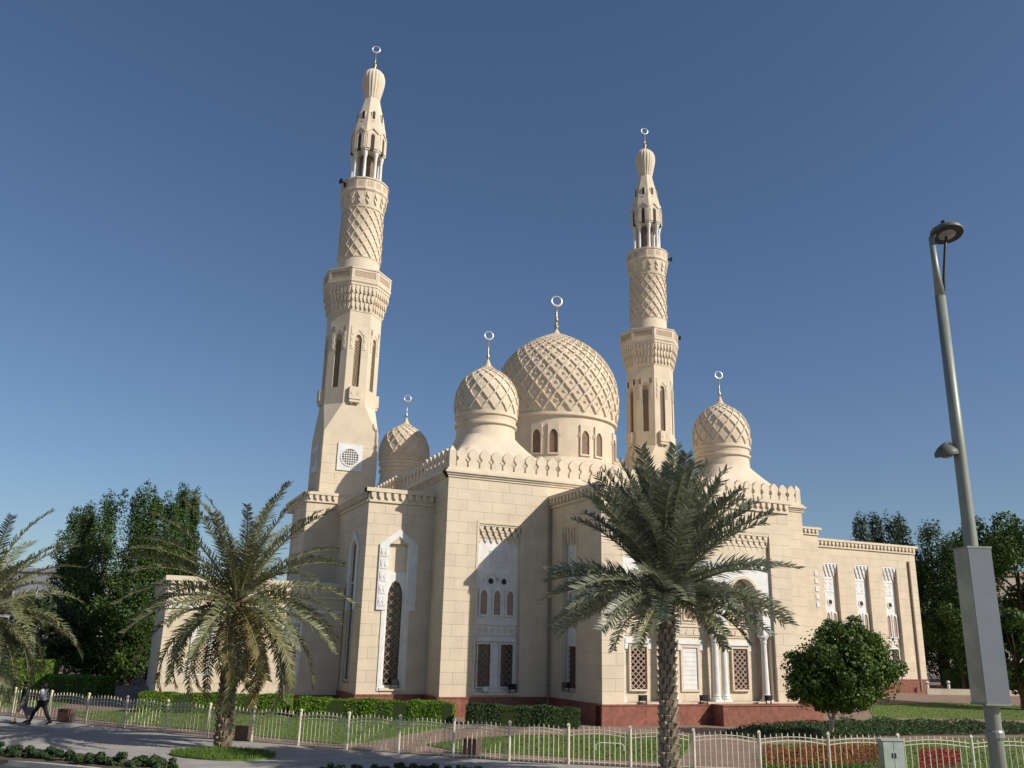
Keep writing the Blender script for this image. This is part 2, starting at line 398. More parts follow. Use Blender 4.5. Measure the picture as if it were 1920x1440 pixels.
plinth('plinth', PX, -13.95, -4.1, 0, .75)
# raised red step in front of the portal
tb = MB(); tb.box(13.2,19.2,-FD-1.1,-FD-.14,0,.98); tr_ = part(tb,'portal_step','granite')
tb = MB(); tb.box(13.15,19.25,-FD-1.15,-FD-.14,.985,1.05); tb.build('coping', M['granite'], tr_)
tb = MB(); tb.box(19.3,20.1,-FD-.9,-FD+2,0,1.25); part(tb,'portal_step','granite')

# --- cornices
def band(name, pl, s0, s1, z0, z1, out, m='trim', back=.3):
    mb = MB(); mb.pbox(pl, s0, s1, z0, z1, -back, out); return part(mb, name, m)
def dentil_cornice(name, pl, s0, s1, z0, h, pitch=.42, out=.22, e0=0., e1=0.):
    """corbel table: lower fillet, row of little pendants, upper slab"""
    mb = MB(); mb.pbox(pl, s0, s1, z0, z0+h*.16, -.3, out*.45)
    mb.pbox(pl, s0-e0*out*.2, s1+e1*out*.2, z0+h*.16, z0+h*.72, -.3, out*.2)
    mb.pbox(pl, s0-e0*out, s1+e1*out, z0+h*.72, z0+h, -.3, out); c = part(mb, name, 'trim')
    n = max(1, round((s1-s0)/pitch)); p = (s1-s0)/n; d = MB()
    w_ = p*.30
    poly = [(-w_,h*.725),(-w_,h*.46),(-w_*.55,h*.30),(0,h*.20),(w_*.55,h*.30),(w_,h*.46),(w_,h*.725)]
    for i in range(n):
        s = s0+(i+.5)*p; d.prism(pl, [(s+x, z0+z) for x, z in poly], out*.2, out*.82)
    d.build('pendant_row', M['trim'], c); return c
dentil_cornice('bay_cornice', PLB, -3.96, -.02, 11.5, .8, e0=1)
dentil_cornice('bay_cornice', PLS, 0, 7.69, 11.5, .8, e1=.99)
dentil_cornice('tower_base_cornice', PMB, -6.15, -4.2, 12.25, .65, pitch=.36, e0=1)
dentil_cornice('tower_base_cornice', PMS, 0, 6.6, 12.25, .65, pitch=.36, e1=.99)
dentil_cornice('portal_cornice', PF, FA, FR, ZF, .75, e0=1, e1=1)
dentil_cornice('portal_cornice', PFS, 0.02, FD, ZF, .75, e1=.99)
dentil_cornice('wing_cornice', PW, 47.6, 61.3, 14.0, .85, pitch=.5, out=.3, e1=1)
dentil_cornice('link_cornice', PLK, 40, 47.35, 15.0, .75, pitch=.5, out=.3, e1=1)
dentil_cornice('annex_cornice', PX, -13.9, -4.0, 6.1, .95, pitch=.4, out=.2, e0=1)
dentil_cornice('annex_cornice', PXS, 1, 13.0, 6.1, .95, pitch=.4, out=.2, e1=.99)
band('string_course', PX, -13.95, -4.1, 5.3, 5.48, .09, 'white')
for pl, s0, s1, nm in ((PA, 0, AM, 'front'), (PL, 0, BM, 'side')):
    for z0, z1, o_ in ((ZW,13.10,.06),(13.10,13.22,.14),(13.22,13.36,.24),(13.36,13.5,.12)):
        e = o_ if nm == 'front' else -.001
        mb = MB(); mb.pbox(pl, s0-(o_ if nm == 'front' else 0), s1+(o_ if nm == 'front' else -.002), z0, z1, -.4, o_); part(mb, 'hall_cornice', 'trim')
PRR = Plane((AM,0,0), (0,1,0), (1,0,0)); PBK = Plane((AM,BM,0), (-1,0,0), (0,1,0))
for pl, ln in ((PRR,BM),(PBK,AM)):
    mb = MB(); mb.pbox(pl, .02, ln, ZW, 13.5, -.4, .2); part(mb,'hall_cornice','trim')
band('parapet_base', PA, .0, AM, 13.5, 13.62, .02, back=.26); band('parapet_base', PL, .0, BM-.03, 13.5, 13.62, .02, back=.26)
band('parapet_base', PRR, .3, BM, 13.5, 13.62, .02, back=.26); band('parapet_base', PBK, .3, AM-.3, 13.5, 13.62, .02, back=.26)

# --- merlons
def merlon_mesh():
    pts = [(-.315,0),(-.315,.30),(-.20,.43),(-.20,.52),(-.325,.66),(-.325,.86),(-.20,1.0),(-.08,1.10),(0,1.14),(.08,1.10),(.20,1.0),(.325,.86),(.325,.66),(.20,.52),(.20,.43),(.315,.30),(.315,0)]
    mb = MB(); pl = Plane((0,0,0),(1,0,0),(0,-1,0)); mb.prism(pl, pts, -.24, 0); return mb
mm = None
def merlon_row(pl, s0, s1, pitch=.735):
    global mm
    n = round((s1-s0)/pitch); p = (s1-s0)/n
    for i in range(n):
        v = pl(s0+(i+.5)*p, 13.62, .0)
        if mm is None: o = merlon_mesh().build('merlon', M['trim'], mosque, loc=v); mm = o.data
        else: o = link('merlon', mm, mosque, v)
        o.rotation_euler = (0,0,math.atan2(pl.u.y, pl.u.x)); o.scale = (p/.735, 1, 1)
merlon_row(PA, .40, AM-.40); merlon_row(PL, .40, BM-.40); merlon_row(PRR, .40, BM-.40); merlon_row(PBK, .40, AM-.40)
for cx_, cy_ in ((.2,.2),(AM-.2,.2),(.2,BM-.2),(AM-.2,BM-.2)):
    mb = MB(); mb.box(cx_-.2,cx_+.2,cy_-.2,cy_+.2,13.62,14.55); mb.lathe([(.26,14.55),(.16,14.7),(.02,14.86)],4,(cx_,cy_),math.pi/4); part(mb,'corner_merlon','trim')

# --- ornament helpers
def arch_z(x, hw, spring, rise, p=2.0): return spring+rise*max(0.0, 1-abs(x/hw)**p)**(1/1.55)
def arch_curve(c, hw, spring, rise, n=9, p=2.0):
    xs = [-hw*math.cos(math.pi*i/(2*n)) for i in range(n)]+[hw*math.sin(math.pi*i/(2*n)) for i in range(n+1)]
    return [(c+x, arch_z(x,hw,spring,rise,p)) for x in xs]
def arch_panel(mb, pl, s0, s1, z0, z1, c, hw, zb, spring, rise, df, db, p=2.0, n=9):
    """slab s0..s1 x z0..z1 between depths db..df with an arched opening (sill at zb)"""
    cv = arch_curve(c, hw, spring, rise, n, p)
    if c-hw > s0+1e-4: mb.pbox(pl, s0, c-hw, z0, z1, db, df)
    if c+hw < s1-1e-4: mb.pbox(pl, c+hw, s1, z0, z1, db, df)
    if zb > z0+1e-4: mb.pbox(pl, c-hw, c+hw, z0, zb, db, df)
    for (a,za),(b_,zb_) in zip(cv[:-1], cv[1:]):
        mb.add([pl(a,za,df),pl(b_,zb_,df),pl(b_,z1,df),pl(a,z1,df),pl(a,za,db),pl(b_,zb_,db),pl(b_,z1,db),pl(a,z1,db)],
               [(0,1,2,3),(7,6,5,4),(0,4,5,1),(3,2,6,7)])
def lattice(mb, pl, s0, s1, z0, z1, d, nx, nz, t=.021, dep=.04):
    """diamond screen: crossing bars clipped to the rectangle, plus little squares where they meet"""
    W, H = s1-s0, z1-z0; cw, ch = W/nx, H/nz
    for sg in (1,-1):
        for k in range(-nz, nx+nz+1):
            # line s = s0 + k*cw + sg*(z-z0)*cw/ch
            pts = []
            for z in (z0, z1):
                pts.append([s0+k*cw+sg*(z-z0)*cw/ch, z])
            (a,za),(b_,zb_) = pts
            def clip(a,za,b_,zb_):
                t0, t1 = 0., 1.; dx = b_-a
                if abs(dx) < 1e-9: return None
                ta, tb = (s0-a)/dx, (s1-a)/dx
                if ta > tb: ta, tb = tb, ta
                t0, t1 = max(t0,ta), min(t1,tb)
                if t1-t0 < 1e-3: return None
                return a+dx*t0, za+(zb_-za)*t0, a+dx*t1, za+(zb_-za)*t1
            q = clip(a,za,b_,zb_)
            if not q: continue
            a,za,b_,zb_ = q; L_ = math.hypot(b_-a, zb_-za); nx_, nz_ = -(zb_-za)/L_*t, (b_-a)/L_*t
            o_ = dep if sg > 0 else dep*.8
            mb.add([pl(a-nx_,za-nz_,d),pl(b_-nx_,zb_-nz_,d),pl(b_+nx_,zb_+nz_,d),pl(a+nx_,za+nz_,d),
                    pl(a-nx_,za-nz_,d+o_),pl(b_-nx_,zb_-nz_,d+o_),pl(b_+nx_,zb_+nz_,d+o_),pl(a+nx_,za+nz_,d+o_)],
                   [(0,1,2,3),(4,7,6,5),(0,4,5,1),(1,5,6,2),(2,6,7,3),(3,7,4,0)])
def lattice_window(pl, s0, s1, z0, z1, d, nx, nz, fw=.07, frame='trim', lat='wood', parent=None, tb=.024):
    mb = MB()
    mb.pbox(pl,s0-fw,s0,z0-fw,z1+fw,d-.05,d+.13); mb.pbox(pl,s1,s1+fw,z0-fw,z1+fw,d-.05,d+.13)
    mb.pbox(pl,s0,s1,z1,z1+fw,d-.05,d+.13); mb.pbox(pl,s0-.0,s1+.0,z0-fw,z0,d-.05,d+.15)
    wn = part(mb,'window',frame,parent)
    m2 = MB(); lattice(m2, pl, s0, s1, z0, z1, d+.012, nx, nz, tb); m2.build('lattice', M[lat], wn)
    m3 = MB(); m3.pbox(pl, s0, s1, z0, z1, d-.04, d+.005); m3.build('pane', M['glass'], wn)
    return wn
def arched_window(pl, c, hw, z0, spring, rise, d, margin=.09, frame='white', pane='screen', deep=.10, out=.03):
    mb = MB(); arch_panel(mb, pl, c-hw-margin, c+hw+margin, z0-margin, spring+rise+margin, c, hw, z0, spring, rise, d+out, d-deep)
    wn = part(mb,'window',frame); m2 = MB(); m2.pbox(pl, c-hw, c+hw, z0, spring+rise, d-deep-.02, d-deep+.045); m2.build('pane', M[pane], wn); return wn
def disc(pl, c, z, r, d0, d1, n=20):
    mb = MB(); mb.prism(pl, [(c+r*math.cos(2*math.pi*i/n), z+r*math.sin(2*math.pi*i/n)) for i in range(n)], d0, d1); return mb
def ring_on(pl, c, z, r0, r1, d0, d1, n=24):
    mb = MB(); P = []
    for i in range(n):
        t = 2*math.pi*i/n
        for r, d in ((r0,d0),(r1,d0),(r1,d1),(r0,d1)): P.append(pl(c+r*math.cos(t), z+r*math.sin(t), d))
    F = []
    for i in range(n):
        j = (i+1) % n
        for k in range(4): F.append((4*i+k, 4*j+k, 4*j+(k+1) % 4, 4*i+(k+1) % 4))
    return mb.add(P, F)
def oculus(pl, c, z, r, d, frame='white'):
    wn = part(ring_on(pl, c, z, r, r*1.45, d-.02, d+.06), 'window', frame); disc(pl, c, z, r*1.02, d-.01, d+.012).build('pane', M['hole'], wn); return wn
def muqarnas(pl, s0, s1, ztop, d_back, d_front, tiers=3, n=6, h=.30, m='white'):
    """stalactite corbels: each tier steps outward and is cut into pendants"""
    mb = MB()
    for t in range(tiers):
        z1 = ztop-h*t; z0 = z1-h; df = d_front-(d_front-d_back)*(t/(tiers)); k = n if t % 2 == 0 else n+1
        wd = (s1-s0)/n
        mb.pbox(pl, s0, s1, z1-h*.38, z1, d_back-.05, df)
        for i in range(k):
            c = s0+(i+.5)*wd if t % 2 == 0 else s0+i*wd
            x = wd*.34
            poly = [(max(s0,c-x), z1-h*.37),(max(s0,c-x*.9), z1-h*.8),(min(max(c,s0),s1), z0-h*.32),(min(s1,c+x*.9), z1-h*.8),(min(s1,c+x), z1-h*.37)]
            if poly[-1][0]-poly[0][0] < .03: continue
            mb.prism(pl, poly, d_back-.05, df-.03)
    return part(mb,'muqarnas',m)

# --- front niche (white carved panel, oculi, arched lights, two lattice windows)
dn = -.34
def white_back(pl, s0, s1, z0, z1, d):
    mb = MB(); mb.pbox(pl, s0, s1, z0, z1, -.49, d); return part(mb,'niche_panel','white')
def carved(pl, s0, s1, z0, z1, d, nx, nz, m='white', name='carved_panel'):
    """frame with raised lozenges"""
    mb = MB(); f_ = .05
    mb.pbox(pl,s0,s1,z0,z0+f_,d,d+.04); mb.pbox(pl,s0,s1,z1-f_,z1,d,d+.04); mb.pbox(pl,s0,s0+f_,z0+f_,z1-f_,d,d+.04); mb.pbox(pl,s1-f_,s1,z0+f_,z1-f_,d,d+.04)
    cw, ch = (s1-s0-2*f_)/nx, (z1-z0-2*f_)/nz
    for i in range(nx):
        for j in range(nz):
            c, z = s0+f_+(i+.5)*cw, z0+f_+(j+.5)*ch
            mb.prism(pl, [(c-cw*.38,z),(c,z-ch*.38),(c+cw*.38,z),(c,z+ch*.38)], d, d+.03)
    return part(mb, name, m)
n0, n1 = NICHE_A[0], NICHE_A[1]
white_back(PA, n0, n1, 1.25, 10.45, dn)
mb = MB(); mb.pbox(PA,n0-.12,n0+.008,1.1,10.6,-.3,.03); mb.pbox(PA,n1-.008,n1+.12,1.1,10.6,-.3,.03); mb.pbox(PA,n0,n1,10.44,10.6,-.3,.035); part(mb,'niche_frame','trim')
muqarnas(PA, n0, n1, 10.45, dn, -.02, 3, 7, .32, 'trim')
carved(PA, n0+.85, n1-.75, 8.05, 9.0, dn, 3, 2)
mb = MB()
for k in range(14):
    t0, t1 = math.pi*k/14, math.pi*(k+1)/14
    for c in (2.93,3.75):
        P = [(c+r*math.cos(t), 7.25+r*math.sin(t)) for t in (t0,t1) for r in (.40,.47)]
        mb.prism(PA, [P[0],P[1],P[3],P[2]], dn, dn+.07)
part(mb,'arch_moulding','white')
oculus(PA, 2.93, 7.25, .17, dn); oculus(PA, 3.75, 7.25, .17, dn)
for c in (2.52,3.34,4.15): arched_window(PA, c, .20, 5.40, 6.45, .28, dn, .10, 'white', 'lattice', .02, .10)
carved(PA, n0+.1, n1-.1, 4.25, 4.85, dn, 6, 1, 'trim')
mb = MB(); mb.pbox(PA,n0+.15,n1-.15,3.95,4.18,dn,dn+.13); part(mb,'lintel','white')
for a,b_ in ((2.24,3.0),(3.62,4.38)): lattice_window(PA, a, b_, 1.55, 3.80, dn+.02, 2, 6, .06, 'white', 'wood')
mb = MB(); mb.pbox(PA,n0,n1,1.12,1.26,-.4,.10); part(mb,'sill','trim')

# --- portal side niche (narrow)
dn = -.36; s0_, s1_ = NICHE_S[0], NICHE_S[1]
white_back(PFS, s0_, s1_, 1.4, 10.4, dn)
muqarnas(PFS, s0_, s1_, 10.4, dn, -.02, 3, 5, .32, 'trim')
carved(PFS, s0_+.3, s1_-.3, 8.0, 9.0, dn, 2, 2)
oculus(PFS, 2.3, 7.2, .17, dn)
for c in (1.95,2.7): arched_window(PFS, c, .19, 5.4, 6.45, .28, dn, .09, 'white','lattice',.02,.09)
lattice_window(PFS, 1.85, 2.8, 1.6, 3.8, dn+.02, 3, 8, .06, 'white','wood')
mb = MB(); mb.pbox(PFS,s0_-.1,s1_+.1,10.39,10.52,-.3,.033); mb.pbox(PFS,s0_-.1,s0_+.008,1.3,10.4,-.3,.03); mb.pbox(PFS,s1_-.008,s1_+.1,1.3,10.4,-.3,.03); part(mb,'niche_frame','trim')

# --- left bay: tall pointed window with white shouldered surround
mb = MB(); c = -2.02
def pointed(c, hw, z0, zs, za): return [(c-hw,z0),(c-hw,zs),(c,za),(c+hw,zs),(c+hw,z0)]
# surround as a frame of two jambs and a gable
o_, i_ = 1.14, .58
for sg in (-1,1):
    x0, x1 = sorted((c+sg*o_, c+sg*i_)); mb.pbox(PLB,x0,x1,5.5,9.15,-.2,.10)
    x0, x1 = sorted((c+sg*.80, c+sg*i_)); mb.pbox(PLB,x0,x1,1.2,5.5,-.2,.05)
    mb.prism(PLB, [(c+sg*o_,9.15),(c+sg*i_,9.15),(c,9.62),(c,10.05)], -.2, .10)
sur = part(mb,'window_surround','white')
mb = MB()
for sg in (-1,1):
    for k in range(5):
        z = 5.72+k*.68; x0, x1 = sorted((c+sg*(o_-.08), c+sg*(i_+.08))); mb.pbox(PLB,x0,x1,z,z+.52,.10,.125)
        for q in range(2): cc = (x0+x1)/2+(q-.5)*.2; mb.prism(PLB,[(cc-.08,z+.26),(cc,z+.1),(cc+.08,z+.26),(cc,z+.42)],.125,.15)
stuff(mb.build('carved_tile', M['white'], sur))
mb = MB(); mb.prism(PLB, [(c-i_-.02,9.1),(c-i_-.02,9.22),(c,9.66),(c+i_+.02,9.22),(c+i_+.02,9.1),(c,9.5)], -.15, .04); part(mb,'window_hood','trim')
mb = MB(); mb.pbox(PLB,c-.60,c+.60,7.05,9.5,-.49,-.22); part(mb,'niche_panel','trim')
mb = MB(); arch_panel(mb, PLB, c-.60, c+.60, 1.35, 7.6, c, .44, 1.5, 6.3, .85, -.14, -.30); wn = part(mb,'window','white')
m2 = MB(); lattice(m2, PLB, c-.44, c+.44, 1.5, 7.1, -.27, 2, 12, .026, .05); m2.build('lattice', M['wood'], wn)
m3 = MB(); m3.pbox(PLB,c-.46,c+.46,1.45,7.2,-.40,-.31); m3.build('pane', M['glass'], wn)
mb = MB(); mb.pbox(PLB,c-.68,c+.68,1.22,1.36,-.3,.10); part(mb,'sill','trim')
# left side of the bay: similar niche
mb = MB(); mb.pbox(PLS,4.5,6.0,1.5,9.4,-.49,-.2); part(mb,'niche_panel','trim')
mb = MB(); cc = 5.25
for sg in (-1,1):
    x0,x1 = sorted((cc+sg*1.1,cc+sg*.6)); mb.pbox(PLS,x0,x1,5.5,9.15,-.1,.08)
    mb.prism(PLS,[(cc+sg*1.1,9.15),(cc+sg*.6,9.15),(cc,9.62),(cc,10.05)],-.1,.08)
part(mb,'window_surround','white')
lattice_window(PLS, 4.85, 5.65, 1.7, 7.0, -.12, 3, 17, .08, 'white', 'wood')

# --- portal: large recess, three-bay arcade on columns, windows behind
r0, r1 = RECESS[0], RECESS[1]; BAYS = (9.25,12.58,15.90)
mb = MB(); mb.pbox(PF, r0-.15, r1+.15, ZP, 10.35, -1.2, -.90); back = part(mb,'portal_back_wall','stone')
facade('portal_back_wall', Plane((0,-FD+.86,0),(1,0,0),(0,-1,0)), r0-.15, r1+.15, 1.1, 7.9, [], .1, seed=21, core=False)
mb = MB(); dF, dB = -.16, -.74
edges = [r0, 10.915, 14.24, r1]
for i, cb in enumerate(BAYS): arch_panel(mb, PF, edges[i], edges[i+1], 4.62, 8.6, cb, 1.22 if i != 2 else 1.25, 4.62, 5.75, 1.95, dF, dB, p=2.3, n=12)
arc = part(mb,'arcade','white')
mb = MB(); mb.pbox(PF, r0, r1, 8.6, 10.3, -.75, -.20); part(mb,'portal_upper_wall','stone')
facade('portal_upper_wall', Plane((0,-FD+.19,0),(1,0,0),(0,-1,0)), r0, r1, 8.62, 9.35, [], .1, seed=22, core=False)
muqarnas(PF, r0, r1, 10.3, -.22, -.02, 3, 24, .32, 'trim')
for i, cb in enumerate(BAYS):                            # archivolt mouldings
    m2 = MB(); hw = 1.22
    cv = arch_curve(cb, hw, 5.75, 1.95, 12, 2.3); co = arch_curve(cb, hw+.16, 5.75, 2.12, 12, 2.3)
    for k in range(len(cv)-1): m2.prism(PF, [cv[k],cv[k+1],co[k+1],co[k]], dF, dF+.05)
    m2.build('archivolt', M['trim'], arc)
for x in (10.915,14.24):                                 # carved panels on the piers
    m2 = MB(); m2.pbox(PF,x-.38,x+.38,5.45,6.95,dF,dF+.04); q = m2.build('pier_panel', M['white'], arc)
    m3 = MB(); m3.pbox(PF,x-.42,x+.42,5.36,5.45,dF,dF+.09); m3.pbox(PF,x-.42,x+.42,4.62,4.72,dF,dF+.07); m3.build('impost', M['white'], arc)
def column(a, dep=-.42):
    y = -FD-dep
    mb = MB(); mb.lathe([(.20,1.5),(.17,3.0),(.155,4.18),(.19,4.2),(.19,4.27),(.16,4.29)],16,(a,y)); cl = part(mb,'column','white',smooth=True,auto=R(35))
    m2 = MB(); m2.lathe([(.17,4.28),(.19,4.38),(.27,4.55)],16,(a,y)); m2.box(a-.28,a+.28,y-.22,y+.22,4.55,4.63); m2.build('capital', M['white'], cl)
    m3 = MB(); m3.box(a-.27,a+.27,y-.27,y+.27,1.05,1.22); m3.lathe([(.26,1.22),(.27,1.3),(.22,1.36),(.24,1.42),(.2,1.5)],16,(a,y)); m3.build('column_base', M['white'], cl)
for a in (10.63,11.21,13.95,14.53,17.32): column(a)
mb = MB(); mb.pbox(PF,r0,r0+.14,1.4,4.62,-.62,-.18); mb.pbox(PF,r0,r0+.22,1.05,1.4,-.62,-.12); part(mb,'pilaster','white')
mb = MB(); mb.pbox(PF,17.66,r1,1.1,4.62,-.62,-.2); part(mb,'pilaster','stone')
for i, cb in enumerate(BAYS):
    d = -.86; lat = (i != 1)
    if lat: lattice_window(PF, cb-.50, cb+.50, 1.72, 3.88, d+.02, 3, 7, .09, 'trim', 'lattice', None, .03)
    else:
        mb = MB(); mb.pbox(PF,cb-.62,cb-.48,1.6,4.0,d,d+.08); mb.pbox(PF,cb+.48,cb+.62,1.6,4.0,d,d+.08); mb.pbox(PF,cb-.48,cb+.48,3.88,4.0,d,d+.08); mb.pbox(PF,cb-.48,cb+.48,1.6,1.72,d,d+.08)
        wn = part(mb,'window','trim')
        for k in range(9):
            m2 = MB(); m2.pbox(PF,cb-.475,cb+.475,1.725+k*.239,1.725+(k+1)*.239-.012,d-.05,d+.02); m2.build('panel', M['white'], wn)
    mb = MB(); mb.pbox(PF,cb-.80,cb+.80,4.05,4.30,d,d+.12); mb.pbox(PF,cb-.80,cb-.62,3.75,4.05,d,d+.09); mb.pbox(PF,cb+.62,cb+.80,3.75,4.05,d,d+.09); part(mb,'lintel','white')
    mb = MB()
    for k in range(3):
        xc = cb-.5+k*.5
        mb.prism(PF, [(xc+.22*math.cos(math.pi*t/8), 4.55+.34*math.sin(math.pi*t/8)) for t in range(9)], d, d+.045)
    mb.pbox(PF,cb-.82,cb+.82,4.97,5.04,d,d+.06); mb.pbox(PF,cb-.82,cb+.82,4.45,4.51,d,d+.06); part(mb,'relief_band','trim')
    mb = MB(); mb.pbox(PF,cb-.50,cb-.44,5.15,6.95,d,d+.05); mb.pbox(PF,cb+.44,cb+.50,5.15,6.95,d,d+.05); mb.pbox(PF,cb-.44,cb+.44,5.15,5.21,d,d+.05); part(mb,'window_frame','trim')
    arched_window(PF, cb, .26, 5.42, 6.30, .42, d, .10, 'trim', 'wood', .02, .09)

# --- far wing niches
for a, b_ in WN:
    d = -.40; white_back(PW, a, b_, 2.9, 12.5, d); c = (a+b_)/2; wd = b_-a
    muqarnas(PW, a, b_, 12.5, d, -.02, 3, 4, .42, 'white')
    carved(PW, a+.25, b_-.25, 9.6, 10.9, d, 2, 2)
    oculus(PW, c, 8.6, .24, d)
    for k in (-1,1): arched_window(PW, c+k*.42, .22, 5.4, 7.2, .35, d, .12, 'white', 'lattice', .02, .10)
    carved(PW, a+.1, b_-.1, 4.4, 5.0, d, 4, 1, 'trim'); lattice_window(PW, c-.5, c+.5, 3.0, 4.2, d+.02, 3, 4, .1, 'white', 'wood')
for z in (8.0,8.75,9.5,10.25,11.0):
    mb = MB(); mb.pbox(PLK,46.55,46.95,z,z+.42,-.1,.06); part(mb,'quoin_block','white')
# --- annex windows
for a, b_ in AXW:
    lattice_window(PX, a+.08, b_-.08, 1.85, 3.7, -.12, 4, 9, .08, 'white', 'screen')
    mb = MB(); mb.pbox(PX,a,b_,3.78,4.6,-.45,-.16); part(mb,'niche_panel','white')
    mb = MB(); mb.pbox(PX,a-.14,a,1.75,4.7,-.1,.07); mb.pbox(PX,b_,b_+.14,1.75,4.7,-.1,.07); mb.prism(PX,[(a-.14,4.7),(b_+.14,4.7),((a+b_)/2,5.15)],-.1,.07); part(mb,'window_surround','white')
# --- pipes
def pipe(pl, s, z0, z1, d=.10, r=.06, m='pipe'):
    mb = MB(); mb.tube([pl(s,z0,d),pl(s,z1,d)], r, 8); p_ = part(mb,'drain_pipe',m,smooth=True,auto=R(40))
    m2 = MB()
    for k in range(4): z = z0+(z1-z0)*(k+.5)/4; m2.pbox(pl,s-.09,s+.09,z,z+.06,0,d+.07)
    m2.build('pipe_clip', M[m], p_)
pipe(PA, FA-.14, .15, 11.9); pipe(PW, 60.2, .2, 13.2, .12, .11); 

# --- floodlights on the walls
def floodlight(p, rz, lab, grp='small black floodlights on the building'):
    t = thing('floodlight', lab, 'floodlight', p, rz, grp)
    mb = MB(); mb.box(-.20,.20,-.10,.12,.14,.42); mb.build('housing', M['black'], t)
    mb = MB(); mb.box(-.17,.17,-.125,-.10,.17,.39); mb.build('glass', M['glass'], t)
    mb = MB(); mb.box(-.24,-.205,-.03,.03,0,.30); mb.box(.205,.24,-.03,.03,0,.30); mb.box(-.24,.24,-.05,.05,-.03,0); mb.build('bracket', M['black'], t); return t
floodlight((8.95,-FD-.07,ZP+.03), 0, 'black floodlight on red plinth under the lattice window beside the corner', None)
floodlight((12.75,-FD-.07,ZP+.03), 0, 'black floodlight on red plinth under the white panel', None)
floodlight((16.6,-FD-.6,1.08), .3, 'black floodlight on the red step between portal columns', None)
floodlight((4.25,-.12,1.29), .2, 'black floodlight on sill of paired lattice windows', None)
floodlight((-1.85,2.31-.12,1.39), 0, 'black floodlight on sill of the tall pointed window', None)
floodlight((FA-.25,-2.5,1.5), -1.2, 'black floodlight on the shaded side wall of the portal', None)
t = thing('bulkhead_lamp', 'round white lamp below the paired lattice windows', 'lamp', (2.62,-.12,1.29))
mb = MB(); mb.lathe([(.03,-.02),(.14,.0),(.17,.12),(.13,.25),(.05,.29)],14); mb.build('globe', M['whitem'], t, smooth=True)
mb = MB(); mb.box(-.16,.16,-.02,.04,-.03,.05); mb.build('bracket', M['black'], t)

# --- stone blocks: the 300 that show largest are pieces of their own, the rest one joined part
def shown(bk):
    pl, a0, a1, z0, z1 = bk; c = pl((a0+a1)/2, (z0+z1)/2, 0); v = EYE-c
    return (a1-a0)*(z1-z0)*max(0, v.normalized().dot(pl.n))/v.length_squared
BLOCKS.sort(key=shown, reverse=True)
TH = .024
ub = MB()
e_ = .5
ub.box(-e_,e_,-e_,e_,-e_,e_)
umesh = bpy.data.meshes.new('stone_block'); umesh.from_pydata(ub.v, [], ub.f); umesh.materials.append(M['stone'])
for pl, a0, a1, z0, z1 in BLOCKS[:300]:
    o = link('stone_block', umesh, mosque, pl((a0+a1)/2,(z0+z1)/2,-TH/2+random.uniform(-.002,.002)), (0,0,math.atan2(pl.u.y,pl.u.x)), (a1-a0,TH,z1-z0))
mb = MB()
for pl, a0, a1, z0, z1 in BLOCKS[300:]: mb.pbox(pl, a0, a1, z0, z1, -TH, random.uniform(-.002,.002))
stuff(part(mb,'stone_facing','stone'))

# --- domes
def interp(prof, n):
    """resample a (r,z) profile smoothly (Catmull-Rom)"""
    out = []; P = [prof[0]]+list(prof)+[prof[-1]]
    for i in range(1, len(P)-2):
        for k in range(n):
            t = k/n; q = []
            for c in (0,1):
                p0,p1,p2,p3 = P[i-1][c],P[i][c],P[i+1][c],P[i+2][c]
                q.append(.5*((2*p1)+(-p0+p2)*t+(2*p0-5*p1+4*p2-p3)*t*t+(-p0+3*p1-3*p2+p3)*t**3))
            out.append(tuple(q))
    out.append(prof[-1]); return out
def finial(parent, z0, rod, zc, Rr, c=(0,0), knobs=2, kr=.16):
    prof = [(kr*.9,z0-.05),(kr*.7,z0+.1)]
    h = zc-Rr-z0
    for k in range(knobs):
        zz = z0+.15+k*h*.30
        prof += [(rod*1.3,zz),(kr*(1-.2*k),zz+.12),(kr*(1-.2*k),zz+.24),(rod*1.2,zz+.36)]
    prof += [(rod*1.1,z0+.2+knobs*h*.30),(rod*.8,zc-Rr+.02)]
    mb = MB(); mb.lathe(prof, 10, c); f_ = mb.build('finial', M['gold'], parent, smooth=True)
    pts = []; rad = []
    az = .28; n = 28; mb = MB(); rings = []
    for i in range(n):
        t = 2*math.pi*i/n-math.pi/2; w_ = .10*Rr+.14*Rr*(.5-.5*math.sin(t)); rc = Rr*.84
        u = Vector((math.cos(az), -math.sin(az)*1, 0)); ctr = Vector((c[0],c[1],zc)); rd = u*math.cos(t)+Vector((0,0,math.sin(t)))
        nn = Vector((math.sin(az), math.cos(az), 0))
        rings.append([ctr+rd*(rc+w_*math.cos(q*math.pi/3))+nn*(w_*.7*math.sin(q*math.pi/3)) for q in range(6)])
    o0 = 0
    for r_ in rings: mb.v += [tuple(p) for p in r_]
    for i in range(n):
        j = (i+1) % n
        for q in range(6): mb.f.append((i*6+q, j*6+q, j*6+(q+1) % 6, i*6+(q+1) % 6))
    if parent.type == 'EMPTY' or parent.parent is None: mb.build('crescent_ring', M['silver'], f_, smooth=True)
    else: mb.build('crescent_ring', M['silver'], parent, smooth=True)
    return f_
